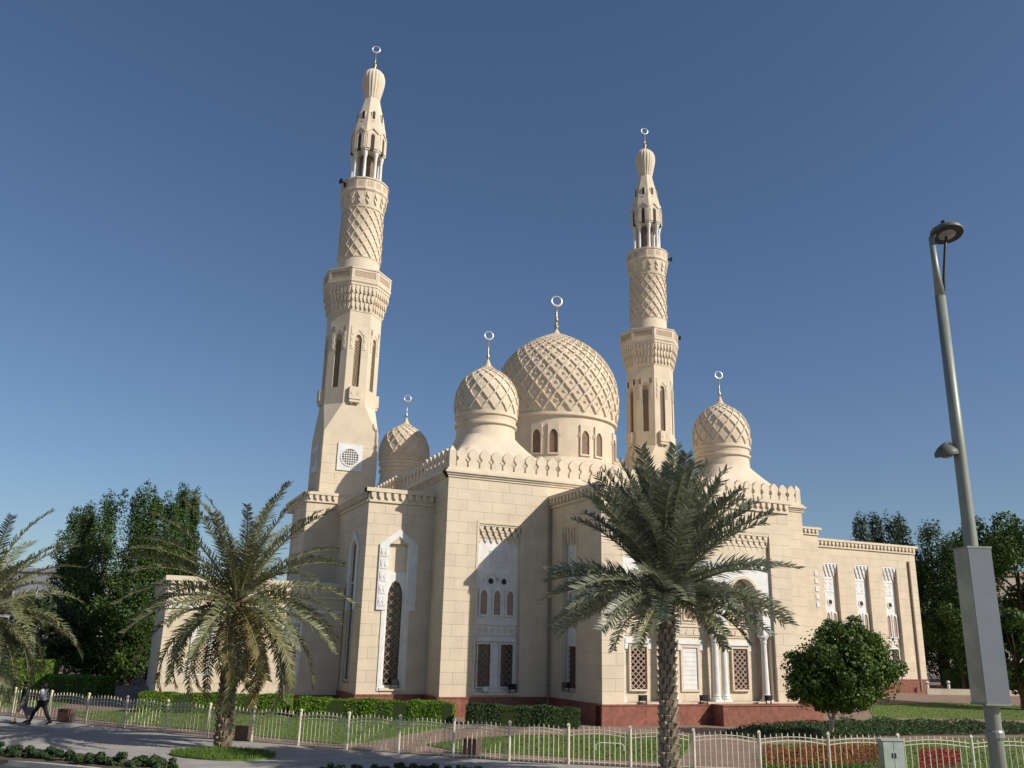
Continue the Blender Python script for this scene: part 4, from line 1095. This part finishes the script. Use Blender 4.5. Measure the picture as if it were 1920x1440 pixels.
palm('date palm with arching fronds beside the two walking people', (-21.75,-2.9,-.004), (-21.75,-2.9,4.7), .31, .25, 4.6, 60, R(80), R(-45), R(50), R(100), M['palm'], M['palm_o'], M['boot'], 8, old=.12, az0=.2)

# ---- bush tree
bt = on_z(1556,1383); t = thing('round_tree', 'small bushy round-crowned tree with pale forked trunk', 'tree', (bt.x,bt.y,0))
Dp = (bt-EYE).dot(FW)
def rel(x, y, D=Dp): return at_depth(x, y, D)-Vector((bt.x,bt.y,0))
base_e = []
for x, y, rx, rz, dd in ((1560,1262,2.0,1.55,0),(1520,1285,1.25,1.1,-.4),(1630,1235,1.45,1.35,.6),(1590,1205,1.35,1.1,.3),(1500,1255,.9,.8,0),(1645,1275,1.1,1.05,-.2),(1575,1310,1.4,.75,-.5),(1580,1245,2.15,1.75,.1)):
    c = rel(x, y, Dp+dd); base_e.append((c.x,c.y,c.z,rx,rx,rz))
mb = MB(); clumps(mb, sub_clumps(base_e, 20, .30), 40000, .075, .35, .8); clumps(mb, base_e, 12000, .09, .15); mb.leafbuild('crown', M['bush'], t)
mb = MB(); limbs(mb, (0,0,0), rel(1570,1300), .12, [(e[0],e[1],e[2]) for e in base_e]+[tuple(rel(1600,1325))], 4); mb.build('trunk', M['palebark'], t, smooth=True)

# ---- background trees (columnar, dark), each its own
def column_tree(label, x, ytop, ybase_z, D, wpx, n=3800, m='dark', size=.22, seed=0, group=None, lobes=6, name='columnar_tree', low=.1):
    random.seed(seed+100)
    top = at_depth(x, ytop, D); b_ = Vector((top.x, top.y, 0)); H = top.z; r = wpx/2/CAM['f']*D
    t = thing(name, label, 'tree', b_, 0, group); els = []
    for k in range(lobes):
        u = (k+.5)/lobes; z = H*(low+(1-low)*u); rr_ = r*(1.05 if u < .6 else 1.05-1.5*(u-.6))*random.uniform(.8,1.2)
        for q in range(3):
            a = random.uniform(0,6.28); o_ = r*.45*(1-u*.6); els.append((o_*math.cos(a), o_*math.sin(a), z+random.uniform(-.4,.4), rr_*.62, rr_*.62, H*(1-low)/lobes*random.uniform(.7,1.05)))
    els.append((0,0,H-.9,r*.32,r*.32,1.0)); els = els+sub_clumps(els, 3, .5)
    mb = MB(); clumps(mb, els, n, size, .4, .8); mb.leafbuild('crown', M[m], t)
    mb = MB(); mb.tube([(0,0,0),(.05,0,H*.5),(0,.03,H*.9)], [r*.13+.06, r*.08+.04, .03], 7); mb.build('trunk', M['bark'], t); return t
gl = 'dark columnar trees behind the annex'
for i, (x, yt, D, wpx, lab) in enumerate(((150,972,84,62,'dark columnar tree at the outer end of the row behind the annex'),(172,962,80,56,'bushy dark tree with a rounded double top behind the annex'),(212,945,78,78,'broad dark tree with sky gaps beside the annex'),(262,928,80,66,'tall dense dark tree beside the annex corner'),(292,936,74,58,'bright green sunlit columnar tree behind the annex corner'),(322,944,82,56,'narrow dark tree behind the annex roof'),(346,920,88,40,'tallest slender dark spire tree behind the annex roof'),(368,932,90,34,'short slender dark spire tree behind the annex roof'))):
    column_tree(lab, x, yt, 0, D, wpx*1.3, 15000, 'dark', .115, i, gl)
gr = 'trees behind the far wing'
for i, (x, yt, D, wpx, lab) in enumerate(((1612,978,118,30,'pointed treetop over the far wing roof beside the step in the cornice'),(1640,976,120,32,'pointed treetop over the middle window of the far wing'),(1668,980,122,30,'pointed treetop over the third window of the far wing'),(1690,980,118,32,'pointed treetop over the outer end of the far wing roof'),(1740,992,116,66,'tall tapering green tree at the outer corner of the far wing'),(1780,1016,112,66,'green tree between the far wing and the lamp post sign'),(1815,1030,106,60,'dark green tree behind the lamp post sign'))):
    column_tree(lab, x, yt, 0, D, wpx*(2.3 if i < 4 else 1.6), 11000, 'dark2' if i in (0,1,2,3,4) else 'dark', .17, 40+i, gr)
def broad_tree(label, x, y, D, rpx, zr, n, m, seed, size=.16):
    random.seed(seed); c = at_depth(x, y, D); b_ = Vector((c.x,c.y,0)); r = rpx/CAM['f']*D; t = thing('broad_tree', label, 'tree', b_)
    es = [(0,0,c.z,r,r,zr)]; e2 = sub_clumps(es, 34, .34)
    mb = MB(); clumps(mb, e2, n, size, .35, .8); mb.leafbuild('crown', M[m], t)
    mb = MB(); limbs(mb, (0,0,0), (0,0,c.z), .24, [tuple(e[:3]) for e in e2[:14]], seed); mb.build('trunk', M['bark'], t)
broad_tree('large spreading dark tree behind the lamp post', 1908, 1070, 70, 100, 5.2, 24000, 'dark', 61)
broad_tree('low dark spreading tree beside the lamp post sign', 1905, 1215, 66, 85, 3.4, 16000, 'dark', 62)
broad_tree('low dark tree in shadow between far wing and hedge', 1795, 1185, 104, 60, 4.4, 8000, 'dark', 63)
broad_tree('dense dark tree filling the gap past the far wing corner', 1765, 1120, 112, 72, 6.5, 16000, 'dark', 66)
broad_tree('low dense dark tree below the columnar trees', 205, 1195, 70, 75, 3.4, 9000, 'dark', 64)
broad_tree('grey-green shrubby tree behind the arching date palm', 70, 1185, 66, 70, 2.8, 8000, 'dark2', 65)
random.seed(21)

# ---- hedges
def hedge(label, pts, width, h, n, m='hedge', size=.06, core='hedgecore'):
    P = [Vector((p[0],p[1],0)) for p in pts]; c0 = P[0]; t = thing('hedge', label, 'hedge', c0)
    left = []; right = []
    for i, p in enumerate(P):
        d = (P[min(i+1,len(P)-1)]-P[max(i-1,0)]).normalized(); nn = Vector((-d.y,d.x,0)); left.append(p-c0+nn*width/2); right.append(p-c0-nn*width/2)
    poly = left+right[::-1]; k = len(poly); s_ = .94
    mb = MB(); cen = [(q.x*1,q.y*1) for q in poly]
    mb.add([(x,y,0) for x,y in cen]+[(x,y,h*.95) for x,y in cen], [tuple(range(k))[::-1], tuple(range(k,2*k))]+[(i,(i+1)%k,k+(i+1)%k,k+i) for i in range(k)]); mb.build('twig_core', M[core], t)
    mb = MB(); segs = [(P[i]-c0, P[i+1]-c0) for i in range(len(P)-1)]; Ls = [(b_-a).length for a,b_ in segs]; tot = sum(Ls)
    for _ in range(n):
        q = random.uniform(0,tot); i = 0
        while q > Ls[i] and i < len(Ls)-1: q -= Ls[i]; i += 1
        a, b_ = segs[i]; d = (b_-a).normalized(); nn = Vector((-d.y,d.x,0)); s = a+d*q; w = random.random()
        bump = .045*math.sin(q*2.1+i)+.03*math.sin(q*5.3)
        if w < .42: off = random.uniform(-.5,.5)*width; p = s+nn*off+Vector((0,0,h+bump+random.uniform(-.04,.04)-(.10 if abs(off) > .42*width else 0))); nrm = Vector((0,0,1))
        else:
            sg = random.choice((-1,-1,1)); z = random.uniform(.0,h); p = s+nn*sg*(width/2+bump+random.uniform(-.04,.03))+Vector((0,0,z)); nrm = nn*sg
        leaf(mb, p, nrm+rnd_dir()*.75, size*random.uniform(.6,1.3))
    for e in (0,-1):
        p0 = P[e]-c0; d = (P[1]-P[0]).normalized() if e == 0 else (P[-1]-P[-2]).normalized(); sg = -1 if e == 0 else 1; nn = Vector((-d.y,d.x,0))
        for _ in range(int(n*.06)): leaf(mb, p0+nn*random.uniform(-.5,.5)*width+d*sg*random.uniform(-.03,.05)+Vector((0,0,random.uniform(0,h))), d*sg+rnd_dir()*.7, size*random.uniform(.6,1.3))
    mb.leafbuild('foliage', M[m], t); return t
hedge('long clipped bright green hedge below the low annex', [(-14.6,4.9),(-11.0,3.9),(-7.4,2.4)], 1.2, .95, 11000)
hedge('clipped bright green hedge ending at the front corner of the hall', [(-7.2,1.2),(-4.2,-.35),(-.1,-2.55)], 1.15, .92, 11000)
hedge('loose dark green hedge in front of the portal corner', [(.25,-3.7),(4.9,-6.6)], 1.05, .90, 8000, 'hedge2', .07)
hp = [on_z(-30,1302), on_z(60,1304), on_z(140,1306), on_z(196,1309)]
hedge('clipped hedge with a rounded end behind the walking people', [(p.x,p.y) for p in hp], 1.6, 1.25, 8000, 'hedge', .075)
hp = [on_z(-60,1290), on_z(30,1288), on_z(92,1290)]
hedge('taller clipped hedge behind the round-ended hedge', [(p.x,p.y) for p in hp], 1.6, 1.9, 6000, 'hedge', .09)
hp = [on_z(1775,1290), on_z(1850,1292), on_z(1960,1296)]
hedge('dark hedge under the trees behind the lamp post', [(p.x,p.y) for p in hp], 1.8, 2.2, 6000, 'hedge2', .10)

# ---- low dark ground cover doubling as tree shade, flower bed, low shrubs
def scatter_poly(px, n, zlo, zhi, size, m, name, lab, cat, extra=None):
    poly = px_poly(px); xs = [p[0] for p in poly]; ys = [p[1] for p in poly]; mb = MB(); k = 0
    for _ in range(n*4):
        x, y = random.uniform(min(xs),max(xs)), random.uniform(min(ys),max(ys))
        if not inside(x,y,poly): continue
        hh = (.6+.4*math.sin(x*2.1)*math.sin(y*1.7)); leaf(mb, (x,y,random.uniform(zlo,zlo+(zhi-zlo)*hh)), rnd_dir()+Vector((0,0,.8)), size*random.uniform(.6,1.3)); k += 1
        if k >= n: break
    o = mb.leafbuild(name, M[m]); stuff(o); tag(o, lab, cat); return o
gc = [(1352,1376),(1440,1362),(1520,1357),(1650,1354),(1760,1356),(1960,1362),(1960,1378),(1700,1380),(1560,1386),(1400,1386)]  # real plants, spread wider so their dark colour also stands in for tree shade
slab('planting_bed_and_shade', px_poly(gc), -.05, .02, M['soil'])
scatter_poly(gc, 16000, .03, .38, .07, 'hedge2', 'ground_cover_and_shade', 'low dark ground cover plants around the round tree, partly standing in for tree shade', 'ground cover')
fb = [(1432,1412),(1560,1408),(1655,1406),(1662,1440),(1560,1450),(1432,1450)]
slab('flower_bed', px_poly(fb), -.05, .035, M['soil'])
scatter_poly(fb, 5000, .05, .30, .045, 'hedge', 'bedding_foliage', 'green leaves of the flower bed behind the fence', 'plants')
scatter_poly(fb, 3400, .22, .42, .040, 'flower', 'red_flowers', 'red bedding flowers behind the fence', 'flowers')
fb2 = [(1725,1412),(1800,1410),(1800,1440),(1725,1445)]
slab('flower_bed', px_poly(fb2), -.05, .036, M['soil'])
scatter_poly(fb2, 1800, .05, .3, .045, 'flower', 'red_flowers', 'red bedding flowers between grey cabinet and lamp post', 'flowers')
gp = []
gc0 = on_z(420,1416)
for i in range(20): a = 2*math.pi*i/20; gp.append((gc0.x+FU.x*1.9*math.cos(a)+FN.x*1.35*math.sin(a)*(1+.1*math.sin(3*a)), gc0.y+FU.y*1.9*math.cos(a)+FN.y*1.35*math.sin(a), 0))
slab('grass_patch', gp, -.05, .05, M['lawn'])
mb = MB()
for _ in range(9000):
    x, y = gc0.x+random.uniform(-2.2,2.2), gc0.y+random.uniform(-2.2,2.2)
    if inside(x,y,gp): blades(mb, x, y, .045, random.uniform(.06,.16), .014)
o = mb.leafbuild('grass', M['blade']); stuff(o); tag(o, 'tufted grass around the foot of the drooping date palm', 'grass')
sb = [(-60,1406),(150,1414),(335,1438),(335,1466),(150,1434),(-60,1423)]
slab('planting_strip', px_poly(sb), -.05, .03, M['soil'])
def low_shrub(x, y, lab, grp, wpx=27, k=0):
    b_ = on_z(x, y); D = (b_-EYE).dot(FW); r = wpx/2/CAM['f']*D*1.15
    t = thing('low_shrub', lab, 'shrub', (b_.x,b_.y,0), 0, grp)
    es = [(0,0,r*.55,r,r,r*.62)]; mb = MB(); clumps(mb, sub_clumps(es,7,.5), 900, .045, .35, .8); mb.leafbuild('foliage', M['hedge2'], t)
    mb = MB(); mb.tube([(0,0,0),(.02,.01,r*.6)], [.03,.015], 5); mb.build('stem', M['bark'], t)
for k in range(16):
    x = -12+k*21.5; low_shrub(x, 1417+max(0,(x))*.083+random.uniform(-2,2), 'low dark shrub in the planting row beside the road kerb', 'low shrubs by the road kerb', random.uniform(26,34), k)
for k, x in enumerate((612,640,668,697,724,752,783,812,842,872,898)):
    low_shrub(x, 1452+random.uniform(-2,3), 'low dark shrub in the row between the two date palms', 'low shrubs between the palms', random.uniform(22,30), k)

# ================================================================== STREET LAMP
lp = at_depth(1868,1400,14.0); LX, LY = lp.x, lp.y
def z_at(y, a=LX, b_=LY):                               # height on the lamp's axis that meets image row y
    lo, hi = 0.0, 20.0
    for _ in range(50):
        m_ = (lo+hi)/2; v = Vector((a,b_,m_))-EYE
        if 720-CAM['f']*v.dot(ay)/v.dot(FW) > y: lo = m_
        else: hi = m_
    return lo
lamp = thing('street_lamp', 'tall grey street lamp with a dish head, a smaller low lamp and a sign box', 'street lamp', (LX,LY,0))
zt, zfk, zl, zs1, zs0 = z_at(445), z_at(556), z_at(838), z_at(1030), z_at(1318)
Rt = RT.copy(); Fh = Vector((FW.x,FW.y,0)).normalized()
mb = MB(); mb.tube([(0,0,.0),(0,0,zs0),(0,0,zl),(0,0,zfk)], [.125,.12,.105,.092], 16); mb.build('pole', M['pole'], lamp, smooth=True)
mb = MB(); mb.tube([(0,0,zfk-.02),Vector((-.01,0,(zfk+zt)/2))-Rt*.012,Vector((0,0,zt))-Rt*.03], [.092,.06,.05], 12); mb.build('upper_pole', M['pole'], lamp, smooth=True)
mb = MB(); mb.lathe([(.13,zs0-.55),(.145,zs0-.52),(.145,zs0-.44),(.13,zs0-.41)],16); mb.build('pole_collar', M['pole'], lamp)
mb = MB(); mb.lathe([(.2,0),(.2,.03),(.16,.05),(.15,.4),(.13,.45)],16); mb.build('base_flange', M['pole'], lamp)
hd = Rt*.27+Vector((0,0,z_at(437)))
mb = MB(); mb.tube([Vector((0,0,zfk-.05))+Rt*.05, Vector((0,0,zfk+.35))+Rt*.11, Vector((0,0,zt-.2))+Rt*.21, hd], [.03,.03,.026,.022], 8); mb.build('arm', M['dark_pole'], lamp, smooth=True)
mb = MB(); mb.tube([Vector((0,0,zt-.06))-Rt*.02, hd+Vector((0,0,.02))-Rt*.2], .03, 8); mb.build('arm', M['pole'], lamp)
def dish(c, r, tilt, parent, name='lamp_head', lensr=.55):
    mb = MB(); mb.lathe([(r*.97,-.03),(r,-.0),(r*.96,.05),(r*.6,.13),(r*.2,.18),(.02,.19)], 28); h_ = mb.build(name, M['dish'], parent, smooth=True, loc=c, auto=R(40)); h_.rotation_euler = tilt
    mb = MB(); mb.lathe([(.02,-.02),(r*.95,-.025),(r*.96,-.032),(.02,-.03)], 28); mb.build('shade', M['dark_pole'], h_)
    mb = MB(); mb.lathe([(.02,-.075),(r*lensr*.8,-.06),(r*lensr,-.034),(r*lensr*.5,-.03)], 24); mb.build('lens', M['lens'], h_, smooth=True); return h_
h_ = dish(hd, .30, Matrix.Rotation(R(-14),3,RT).to_euler(), lamp)
mb = MB(); mb.lathe([(.045,.17),(.05,.26),(.03,.31),(.01,.32)],10); mb.build('photocell', M['black'], h_)
lo_c = -Rt*.235+Vector((0,0,z_at(852)))
mb = MB(); mb.tube([Vector((0,0,zl-.12))-Rt*.09, Vector((0,0,zl+.02))-Rt*.12, Vector((0,0,zl+.07))-Rt*.18, Vector((0,0,zl+.05))-Rt*.25, lo_c+Vector((0,0,.12))], [.035,.032,.03,.028,.028], 8); mb.build('arm', M['pole'], lamp, smooth=True)
dish(lo_c, .20, (0,R(-12),0), lamp, 'lamp_head', .5)
# square sign box clamped round the pole
ang = math.atan2(EYE.y-LY, EYE.x-LX)+R(32)
n1 = Vector((math.cos(ang), math.sin(ang), 0)); u1 = Vector((-n1.y, n1.x, 0)); pl = Plane((0,0,0), u1, n1); hb = .205
mb = MB(); mb.pbox(pl,-hb,hb,zs0,zs1,-hb,hb); sg = mb.build('sign_box', M['signside'], lamp)
mb = MB(); mb.pbox(pl,-hb+.004,hb-.0,zs0+.0,zs1-.0,hb-.01,hb+.012); mb.build('sign_face', M['signface'], sg)
mb = MB(); mb.pbox(pl,-hb-.012,hb+.012,zs1,zs1+.03,-hb-.012,hb+.02); mb.pbox(pl,-hb-.012,hb+.012,zs0-.03,zs0,-hb-.012,hb+.02); mb.build('edge_trim', M['pole'], sg)

# ================================================================== SMALL THINGS
fd = (POSTS[18]-POSTS[17]); rz = math.atan2(fd.y,fd.x); bp_ = POSTS[17]+fd*.88+FN*.45
t = thing('utility_cabinet', 'grey-green metal utility cabinet standing against the fence', 'cabinet', (bp_.x,bp_.y,-.004), rz)
mb = MB(); mb.box(-.36,.36,-.17,.17,.12,1.12); mb.build('body', M['box'], t)
mb = MB(); mb.box(-.40,.40,-.21,.21,1.12,1.17); mb.build('roof', M['box'], t)
mb = MB(); mb.box(-.34,.34,-.15,.15,0,.12); mb.build('plinth', M['kerb'], t)
for s_ in (-1,1):
    mb = MB(); x0, x1 = sorted((s_*.01, s_*.34)); mb.box(x0,x1,-.185,-.17,.16,1.08); d_ = mb.build('door', M['box'], t)
    m2 = MB(); m2.box(s_*.05-.015,s_*.05+.015,-.205,-.185,.6,.75); m2.build('handle', M['black'], d_)
for x, y, lab in ((123,1353,'small brown box behind the fence near the walking people'),(457,1388,'small brown box behind the fence beside the drooping date palm'),(884,1414,'small brown box behind the fence at the edge of the mown lawn')):
    q = on_z(x, y); t = thing('planter_box', lab, 'box', (q.x,q.y,0), math.atan2(FU.y,FU.x), 'brown boxes behind the fence')
    for k in range(6):
        mb = MB(); mb.box(-.30+k*.1,-.30+k*.1+.088,-.22,-.19,.04,.50); mb.build('slat', M['brown'], t)
    mb = MB(); mb.box(-.30,.288,-.185,.2,.02,.49); mb.build('body', M['brown'], t)
    mb = MB(); mb.box(-.32,.31,-.235,.22,.50,.54); mb.build('lid', M['brown'], t)
q0, q1 = on_z(1117,1408), on_z(1170,1410)
t = thing('hoop_rail', 'low white metal hoop rail on the lawn', 'rail', (q0.x,q0.y,0)); dv = q1-q0
mb = MB(); mb.tube([(0,0,0),(0,0,.22),dv*.12+Vector((0,0,.30)),dv*.88+Vector((0,0,.30)),dv+Vector((0,0,.22)),dv], .02, 6); mb.build('hoop', M['whitem'], t)
for x, y, lab in ((1740,1300,'white garden bollard lamp at the far wing corner'),(1780,1299,'white garden bollard lamp in front of the dark trees')):
    q = on_z(x, y); t = thing('bollard_lamp', lab, 'bollard', (q.x,q.y,0), 0, 'white garden bollards')
    mb = MB(); mb.lathe([(.16,0),(.14,.05),(.14,.85)],12); mb.build('post', M['whitem'], t)
    mb = MB(); mb.lathe([(.12,.85),(.12,1.0)],12); mb.build('lens', M['lens'], t)
    mb = MB(); mb.lathe([(.19,1.0),(.2,1.04),(.12,1.16),(.02,1.2)],12); mb.build('cap', M['whitem'], t)
# low pale wall under the trees
q0, q1 = on_z(1738,1302), on_z(1960,1306)
mb = MB(); d = (q1-q0); dn_ = Vector((-d.y,d.x,0)).normalized()*.12
mb.add([q0-dn_,q1-dn_,q1+dn_,q0+dn_]+[p+Vector((0,0,.55)) for p in (q0-dn_,q1-dn_,q1+dn_,q0+dn_)], [(0,1,2,3),(4,5,6,7),(0,1,5,4),(1,2,6,5),(2,3,7,6),(3,0,4,7)])
o = mb.build('garden_wall', M['cream']); tag(o, 'low cream garden wall under the trees past the far wing', 'wall')

# background buildings
def house(label, x0, x1, ytop, D, depth, wm, rows, cols, seed, roofm='cream', rz=None):
    A = at_depth(x0, 1230, D); B = at_depth(x1, 1230, D); A.z = B.z = 0; H = at_depth((x0+x1)/2, ytop, D).z
    d = (B-A); L_ = d.length; u = d.normalized(); n = Vector((u.y,-u.x,0)); pl = Plane((0,0,0), u, n)
    t = thing('house', label, 'house', (A.x,A.y,0)); mb = MB(); mb.pbox(pl,0,L_,0,H,-depth,0); mb.build('wall', M[wm], t)
    mb = MB(); mb.pbox(pl,-.2,L_+.2,H,H+.45,-depth-.2,.2); mb.build('roof', M[roofm], t)
    for r in range(rows):
        for c in range(cols):
            s0 = L_*(c+.5)/cols-.6; z0 = .9+r*3.1
            if z0+1.5 > H: continue
            mb = MB(); mb.pbox(pl,s0-.1,s0+1.3,z0-.1,z0+1.5,-.05,.06); w_ = mb.build('window', M['whitem'], t)
            m2 = MB(); m2.pbox(pl,s0,s0+1.2,z0,z0+1.4,.0,.075); m2.build('pane', M['glass'], w_)
    return t
house('pale grey flat-roofed house behind the arching date palm', -120, 152, 1068, 105, 12, 'greywall', 4, 6, 1, 'greywall')
house('low cream house seen under the columnar trees', 150, 285, 1165, 112, 8, 'cream', 2, 5, 2)
house('cream and orange house behind the spreading tree', 1880, 2080, 1078, 120, 14, 'cream', 4, 4, 3, 'rust')
q0, q1 = on_z(-40,1284), on_z(80,1283)
d = (q1-q0); dn_ = Vector((-d.y,d.x,0)).normalized()*.12; mb = MB()
mb.add([q0-dn_,q1-dn_,q1+dn_,q0+dn_]+[p+Vector((0,0,3.3)) for p in (q0-dn_,q1-dn_,q1+dn_,q0+dn_)], [(0,1,2,3),(4,5,6,7),(0,1,5,4),(1,2,6,5),(2,3,7,6),(3,0,4,7)])
o = mb.build('boundary_wall', M['cream']); tag(o, 'cream boundary wall behind the tall clipped hedge', 'wall')

# ================================================================== PEOPLE
def skin_mesh(name, verts, edges, radii, m, parent, root=0, sub=2):
    me = bpy.data.meshes.new(name+'_cage'); me.from_pydata(verts, edges, []); o = bpy.data.objects.new(name+'_cage', me); COL.objects.link(o)
    o.modifiers.new('s','SKIN'); sv = me.skin_vertices[0].data if me.skin_vertices else None
    if sv is None:
        bm = bmesh.new(); bm.from_mesh(me); bm.verts.layers.skin.verify(); bm.to_mesh(me); bm.free(); sv = me.skin_vertices[0].data
    for i, r in enumerate(radii): sv[i].radius = (r, r) if not isinstance(r, tuple) else r
    sv[root].use_root = True
    q = o.modifiers.new('d','SUBSURF'); q.levels = sub; q.render_levels = sub
    dg = bpy.context.evaluated_depsgraph_get(); ev = o.evaluated_get(dg); nm = bpy.data.meshes.new_from_object(ev)
    bpy.data.objects.remove(o); nm.name = name; nm.materials.clear(); nm.materials.append(m)
    nm.polygons.foreach_set('use_smooth', [True]*len(nm.polygons)); return link(name, nm, parent)
def person(label, loc, rz, pose, top, legs, shorts, sc_=1.0, hair_long=False):
    t = thing('person', label, 'person', loc, rz); J = pose; names = list(J)
    V = [J[k] for k in names]; I = {k:i for i,k in enumerate(names)}
    E = [('pelvis','waist'),('waist','chest'),('chest','neck'),('neck','head0'),('head0','head1'),('head1','head2')]
    for s in 'LR': E += [('pelvis','hip'+s),('hip'+s,'knee'+s),('knee'+s,'ankle'+s),('ankle'+s,'toe'+s),('chest','sh'+s),('sh'+s,'el'+s),('el'+s,'wr'+s),('wr'+s,'hand'+s),
                         ('hand'+s,'f1'+s),('hand'+s,'f2'+s),('hand'+s,'f3'+s),('hand'+s,'f4'+s),('wr'+s,'th'+s)]
    RAD = dict(pelvis=.13,waist=.115,chest=.135,neck=.055,head0=.07,head1=.095,head2=.075)
    for s in 'LR':
        RAD.update({'hip'+s:.092,'knee'+s:.058,'ankle'+s:.04,'toe'+s:.035,'sh'+s:.06,'el'+s:.042,'wr'+s:.03,'hand'+s:(.035,.022),'f1'+s:.010,'f2'+s:.010,'f3'+s:.010,'f4'+s:.009,'th'+s:.011})
    skin_mesh('body', V, [(I[a],I[b_]) for a,b_ in E], [RAD[k] for k in names], M['skin'], t, I['pelvis'])
    def cloth(name, ks, es, grow, m):
        ii = {k:i for i,k in enumerate(ks)}
        skin_mesh(name, [J[k] for k in ks], [(ii[a],ii[b_]) for a,b_ in es], [RAD[k]*1.0+grow for k in ks], m, t, 0)
    J2 = dict(J)
    cloth('shirt', ['chest','waist','pelvis','neck','shL','shR','elL','elR'], [('chest','waist'),('waist','pelvis'),('chest','neck'),('chest','shL'),('chest','shR'),('shL','elL'),('shR','elR')], .018, M[top])
    if shorts:
        for s in 'LR': J['mid'+s] = tuple(Vector(J['hip'+s]).lerp(Vector(J['knee'+s]), .95)); RAD['mid'+s] = .075
        cloth('shorts', ['pelvis','hipL','hipR','midL','midR'], [('pelvis','hipL'),('pelvis','hipR'),('hipL','midL'),('hipR','midR')], .022, M[legs])
    else:
        cloth('trousers', ['pelvis','hipL','hipR','kneeL','kneeR','ankleL','ankleR'], [('pelvis','hipL'),('pelvis','hipR'),('hipL','kneeL'),('hipR','kneeR'),('kneeL','ankleL'),('kneeR','ankleR')], .024, M[legs])
    h1, h2 = Vector(J['head1']), Vector(J['head2'])
    hv = [tuple(h1+Vector((-.03,0,.02))), tuple(h2+Vector((-.02,0,.02))), tuple(h1+Vector((-.06,0,-.05)))]
    rad = [.098,.085,.07]; ed = [(0,1),(0,2)]
    if hair_long: hv.append(tuple(h1+Vector((-.08,0,-.2)))); rad.append(.06); ed.append((2,3))
    skin_mesh('hair', hv, ed, rad, M['hair'], t)
    for s in 'LR':
        a, b_ = Vector(J['ankle'+s]), Vector(J['toe'+s]); mb = MB(); d = (b_-a); d.z = 0; d.normalize()
        mb.tube([a-d*.06+Vector((0,0,-.02)), a+d*.06+Vector((0,0,-.035)), b_+d*.03], [.045,.048,.03], 8); mb.build('shoe', M['blackcloth'], t, smooth=True)
    mb = MB(); mb.tube([h1+Vector((.085,0,-.01)),h1+Vector((.115,0,-.03))], [.014,.018], 6); mb.build('nose', M['skin'], t)
    t.scale = (sc_,sc_,sc_); return t
def hand_pts(J, s, wr, d):
    wr = Vector(wr); d = Vector(d).normalized(); sd = Vector((d.z,0,-d.x)) if abs(d.z) < .9 else Vector((1,0,0)); h = wr+d*.07
    J['wr'+s] = tuple(wr); J['hand'+s] = tuple(h)
    for i, k in enumerate(('f1','f2','f3','f4')): J[k+s] = tuple(h+d*(.085,.095,.09,.07)[i]+sd*(-.03+.02*i))
    J['th'+s] = tuple(wr+d*.06-sd*.05)
def walker(stride, armL, armR, lean=.03):
    J = dict(pelvis=(0,0,.93), waist=(lean*.4,0,1.10), chest=(lean,0,1.34), neck=(lean+.01,0,1.47), head0=(lean+.03,0,1.53), head1=(lean+.035,0,1.61), head2=(lean+.03,0,1.68))
    for s, y, sg in (('L',.09,1),('R',-.09,-1)):
        k = stride*sg; J['hip'+s] = (0,y,.90); J['knee'+s] = (k*.24+.05,y,.49); J['ankle'+s] = (k*.42-.03*(sg<0),y,.085+(.06 if sg<0 else 0)); J['toe'+s] = (k*.42+.14,y,.035+(.0 if sg<0 else .03))
        J['sh'+s] = (lean,y*2.0,1.40)
    for s, y, (ex, ez, wx, wz, wy) in (('L',.24,armL),('R',-.24,armR)):
        J['el'+s] = (lean+ex,y,ez); hand_pts(J, s, (lean+wx,y*wy,wz), Vector((wx-ex, (wy-1)*y, wz-ez)))
    return J
q = on_z(38,1357); rzp = math.atan2(-FU.y,-FU.x)
person('person in black t-shirt and grey-blue shorts walking along the fence', (q.x,q.y,-.004), rzp+.6, walker(.55,(-.10,1.12,-.02,.90,.9),(.12,1.12,.22,.92,.9)), 'blackcloth','bluecloth', True, 1.0)
q = on_z(73,1359)
person('person in white top and black trousers mid-stride with a bent arm', (q.x,q.y,-.004), rzp+.2, walker(1.0,(-.16,1.14,.10,1.10,.9),(.16,1.15,.30,1.18,.8)), 'whitecloth','blackcloth', False, 1.0, True)
q = on_z(52,1357); t = thing('shoulder_bag', 'small blue bag carried between the two walking people', 'bag', (q.x,q.y,.35))
mb = MB(); mb.box(-.14,.14,-.07,.07,0,.34); mb.build('bag_body', M['bluecloth'], t); mb = MB(); mb.tube([(-.10,0,.33),(-.08,0,.52),(.08,0,.52),(.10,0,.33)], .012, 6); mb.build('strap', M['blackcloth'], t)
